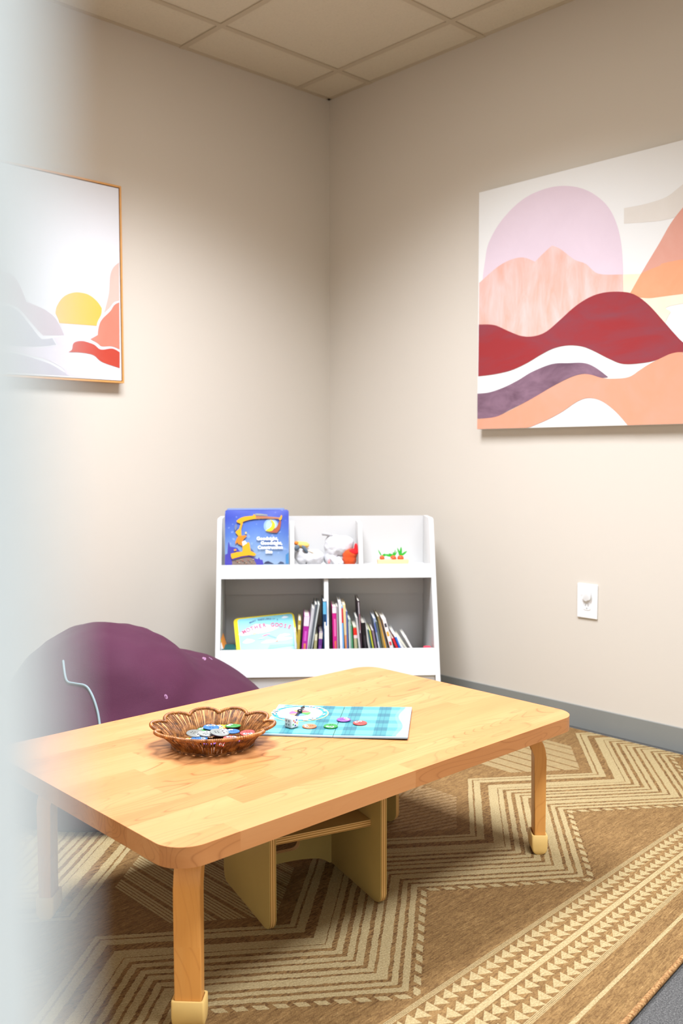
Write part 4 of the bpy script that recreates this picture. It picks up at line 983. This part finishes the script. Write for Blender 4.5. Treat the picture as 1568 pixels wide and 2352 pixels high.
# ------------------------------------------------------------ button tokens and the die
def token(label, x, y, z, r, rgb, group, tx=0.0, ty=0.0, eye=0.0, th_=.0030, eyes=True):
    t = thing('button_token', label, 'game token', (x, y, z), 0, group); t.rotation_euler = (tx, ty, eye)
    bm = bmesh.new(); h = th_
    lathe(bm, [(0, 0), (r - .0008, 0), (r, .0007), (r, h - .0008), (r - .0006, h - .0002), (r - .0022, h), (0, h)], 40, 0)
    zz = h + .00008
    for hx_, hy_ in ((-.27, -.20), (-.27, .20), (.12 - .7 * 0 - .3, .0), (.16, -.0)) if False else ((-.16, -.17), (-.16, .17), (-.46, -.17), (-.46, .17)):
        poly(bm, [(r * hx_ + p[0], r * hy_ + p[1], zz) for p in ell(0, 0, r * .09, r * .09, 12)], 1)
    if eyes:
        for s in (-1, 1):
            cx_, cy_ = r * .46, s * r * .31
            poly(bm, [(cx_ + p[0], cy_ + p[1], zz + .0001) for p in ell(0, 0, r * .27, r * .27, 20)], 2)
            poly(bm, [(cx_ + p[0] - r * .07, cy_ + p[1] - s * r * .05, zz + .0002) for p in ell(0, 0, r * .15, r * .15, 16)], 3)
    fin(bm, 'button', [flat(rgb, .4, .45, .04), flat([v * .35 for v in rgb], .6), flat((246, 246, 248), .3), flat((24, 26, 34), .25)], t, smooth=50)
    return t
OR, GR, PU, RE, BL, YE, GY_ = (224, 112, 76), (50, 132, 62), (128, 76, 156), (206, 70, 66), (44, 100, 168), (220, 176, 44), (112, 114, 108)
g_ = 'button tokens on the game board'; zb = TOP + .0046
token('orange button token on the game board beside the white die', -1.6249, -1.6861, zb, .0172, OR, g_, eye=math.radians(150))
token('green button token second from the die on the game board', -1.5876, -1.7217, zb + .0003, .0172, GR, g_, eye=math.radians(215))
token('purple button token furthest up the game board', -1.5281, -1.7043, zb + .0009, .0172, PU, g_, eye=math.radians(-20))
token('red button token at the right of the four on the game board', -1.5197, -1.7536, zb + .0012, .0172, RE, g_, eye=math.radians(80))
d_ = .0255
t = thing('die', 'white rounded die with coloured dots standing on the game board', 'die', (-1.6560, -1.6560, zb), .04)
bm = bmesh.new(); box(bm, -d_ / 2, d_ / 2, -d_ / 2, d_ / 2, 0, d_, 0, bev=.0042, seg=5)
mats = [flat((218, 219, 222), .25, .5)]
def dot(face, a, b, r, rgb, sy=1.0):
    mats.append(flat(rgb, .4)); e = d_ / 2 + .00012
    for_p = ell(a, b, r, r * sy, 14)
    f = {'x': lambda p: (-e, p[0], d_ / 2 + p[1]), 'y': lambda p: (p[0], -e, d_ / 2 + p[1]), 't': lambda p: (p[0], p[1], d_ + .00012)}[face]
    q = [f(p) for p in for_p]
    if face == 'x': q.reverse()
    poly(bm, q, len(mats) - 1)
for a, b, rgb in ((-.0045, .0055, (240, 110, 70)), (.0045, .0062, (40, 90, 190)), (.0, .0012, (206, 40, 80)), (-.0062, -.0035, (60, 170, 70)), (.0062, -.002, (240, 214, 80)), (.0004, -.0068, (50, 60, 150))): dot('y', a, b, .0021, rgb)
mk = flat((34, 44, 54), .4); mats.append(mk); mi = len(mats) - 1
for (a, b) in ((-.0048, .0045), (.0040, .0045), (-.0048, -.0045), (.0040, -.0045)):   # dark squiggles, too small to read
    for (u0, v0, ru, rv) in ((-.0012, .0008, .0016, .0010), (.0014, .0014, .0009, .0016), (.0004, -.0014, .0017, .0008)):
        e = d_ / 2 + .00015; q = [(-e, -(a + u0 + c_[0]), d_ / 2 + b + v0 + c_[1]) for c_ in ell(0, 0, ru, rv, 9)]
        poly(bm, q, mi)
for a, b in ((-.004, .003), (.004, .004), (0, -.002), (.005, -.003)):
    poly(bm, [(a + p[0], b + p[1], d_ + .00015) for p in ell(0, 0, .0024, .0013, 10)], mi)
fin(bm, 'cube', mats, t, smooth=40)

# ------------------------------------------------------------ wicker basket
BCX, BCY = -1.862, -1.6205
bk = thing('wicker_basket', 'shallow brown wicker basket with a scalloped rim on the table', 'basket', (BCX, BCY, TOP))
m = M('brown_wicker', .38, .45); n = m.noise(scale=90, detail=3); c = m.xyz()
m.col(m.ramp(n, [(.32, lin((72, 40, 16))), (.5, lin((122, 74, 30))), (.68, lin((166, 112, 56)))])); m.bump(m.noise(scale=350), .3, .0008); WICK = m.m
m = M('brown_wicker_wrap', .38, .5); n = m.noise(scale=70, detail=3)
m.col(m.ramp(n, [(.3, lin((100, 56, 20))), (.55, lin((152, 94, 38))), (.75, lin((190, 130, 64)))])); WRAP = m.m
NL = 10; PH0 = math.radians(11)
def rimpt(a):
    f = abs(math.sin((a - PH0) * NL / 2)) ** .62      # 0 at a dip, 1 on a lobe
    r = .1145 + .0225 * f; z = .040 + .0075 * f
    ex = 1.0 + .03 * math.cos(2 * (a - math.radians(-40)))
    return Vector((r * ex * math.cos(a), r * ex * math.sin(a), z))
def sidept(a, s, back=0.0):
    """s 0 at the base ring, 1 at the rim"""
    b = Vector((.092 * math.cos(a), .092 * math.sin(a), .0022)); q = rimpt(a)
    r = b.xy.length + (q.xy.length - b.xy.length) * (s ** 1.35); z = b.z + (q.z - b.z) * (s ** .9)
    return Vector((r * math.cos(a), r * math.sin(a), z))
NS = 1100
rp = [rimpt(2 * PI * i / NS) for i in range(NS)]
bm = bmesh.new(); tube(bm, rp, [.0040 + .0007 * math.sin(i * 2 * PI * 220 / NS) for i in range(NS)], 8, closed=True)
fin(bm, 'rim', WRAP, bk, smooth=180)
bm = bmesh.new(); rnd = random.Random(5); NSP = 250
for i in range(NSP):
    a = 2 * PI * (i + rnd.uniform(-.18, .18)) / NSP; tw = rnd.uniform(-.03, .03) + .02 * math.sin(a * 5)
    tube(bm, [sidept(a + tw * s, s) + Vector((0, 0, rnd.uniform(-.0004, .0004))) for s in (0, .2, .4, .6, .8, 1)], rnd.uniform(.00125, .0017), 5, cap=False)
for s_, rr_ in ((.0, .0016), (.05, .0016)):
    for k in range(1):
        tube(bm, [sidept(2 * PI * i / 120, s_) + Vector((.0015 * math.cos(2 * PI * i / 120), .0015 * math.sin(2 * PI * i / 120), .001 * math.sin(i * 1.57))) for i in range(120)], rr_, 6, closed=True)
fin(bm, 'woven_side', WICK, bk, smooth=180)
bm = bmesh.new()
r_ = .006
while r_ < .089:
    k = max(16, int(r_ * 900)); ph = rnd.random() * 6
    tube(bm, [(r_ * math.cos(2 * PI * i / k), r_ * math.sin(2 * PI * i / k), .0028 + .0008 * math.sin(i * PI + ph)) for i in range(k)], .0014, 5, closed=True); r_ += .0029
for i in range(40):
    a = 2 * PI * i / 40; tube(bm, [(.006 * math.cos(a), .006 * math.sin(a), .0036), (.088 * math.cos(a), .088 * math.sin(a), .0042)], .0013, 5)
fin(bm, 'woven_base', WICK, bk, smooth=180)
g_ = 'button tokens in the basket'; z0 = TOP + .0092
R_ = math.radians
token('yellow button token at the back of the basket, half under the green one', -1.792, -1.508, z0, .0185, YE, g_, eye=R_(190)) if False else None
BT = [  # label, x, y, layer, r, colour, eye, tiltx, tilty
 ('yellow button token at the back of the basket, partly under the green one', -1.796, -1.570, 1, .0185, YE, 170, 0, 0),
 ('green button token at the back right of the pile in the basket', -1.786, -1.594, 2, .0185, GR, 120, .06, .04),
 ('green button token peeking out under the back blue one in the basket', -1.845, -1.563, 1, .0180, GR, 100, 0, 0),
 ('blue button token at the back left of the pile in the basket', -1.832, -1.570, 2.2, .0190, BL, 60, .06, -.03),
 ('red button token mostly hidden in the middle of the basket', -1.820, -1.590, .6, .0180, RE, 10, 0, 0),
 ('dark grey button token at the left of the pile in the basket', -1.885, -1.583, 2, .0218, GY_, -60, .05, .10),
 ('blue button token at the right of the large grey one in the basket', -1.815, -1.628, 2, .0185, BL, 100, .05, 0),
 ('purple button token showing under the large grey one in the basket', -1.835, -1.610, 1.2, .0180, PU, 0, 0, 0),
 ('pale grey button token between the two other grey ones in the basket', -1.868, -1.603, 2.0, .0190, (138, 141, 136), 20, .06, .02),
 ('large grey button token on top at the centre of the basket', -1.850, -1.628, 3.2, .0222, (124, 127, 122), -20, .10, .12),
 ('red button token lying alone at the right in the basket', -1.789, -1.656, 1.2, .0190, RE, 230, .02, .04),
 ('blue button token at the front left of the basket under the grey ones', -1.893, -1.610, .9, .0185, BL, -30, 0, 0),
 ('yellow button token at the far left front of the basket', -1.914, -1.602, .3, .0180, YE, 60, 0, 0),
 ('purple button token at the front of the basket under the grey ones', -1.888, -1.642, .2, .0185, PU, 200, 0, 0),
 ('red button token at the front of the pile overlapping a purple one', -1.848, -1.672, 2.0, .0195, RE, 60, .06, .02),
 ('purple button token at the front right in the basket', -1.827, -1.684, 1.0, .0185, PU, 20, 0, 0),
 ('red button token against the front wall of the basket', -1.872, -1.676, .2, .0180, RE, 200, 0, 0),
]
for lb, x_, y_, ly, r_, rgb, ey, tx, ty in BT:
    token(lb, x_ + .005, y_ + .006, z0 + ly * .0038, r_, rgb, g_, R_(0) + tx, ty, R_(ey))
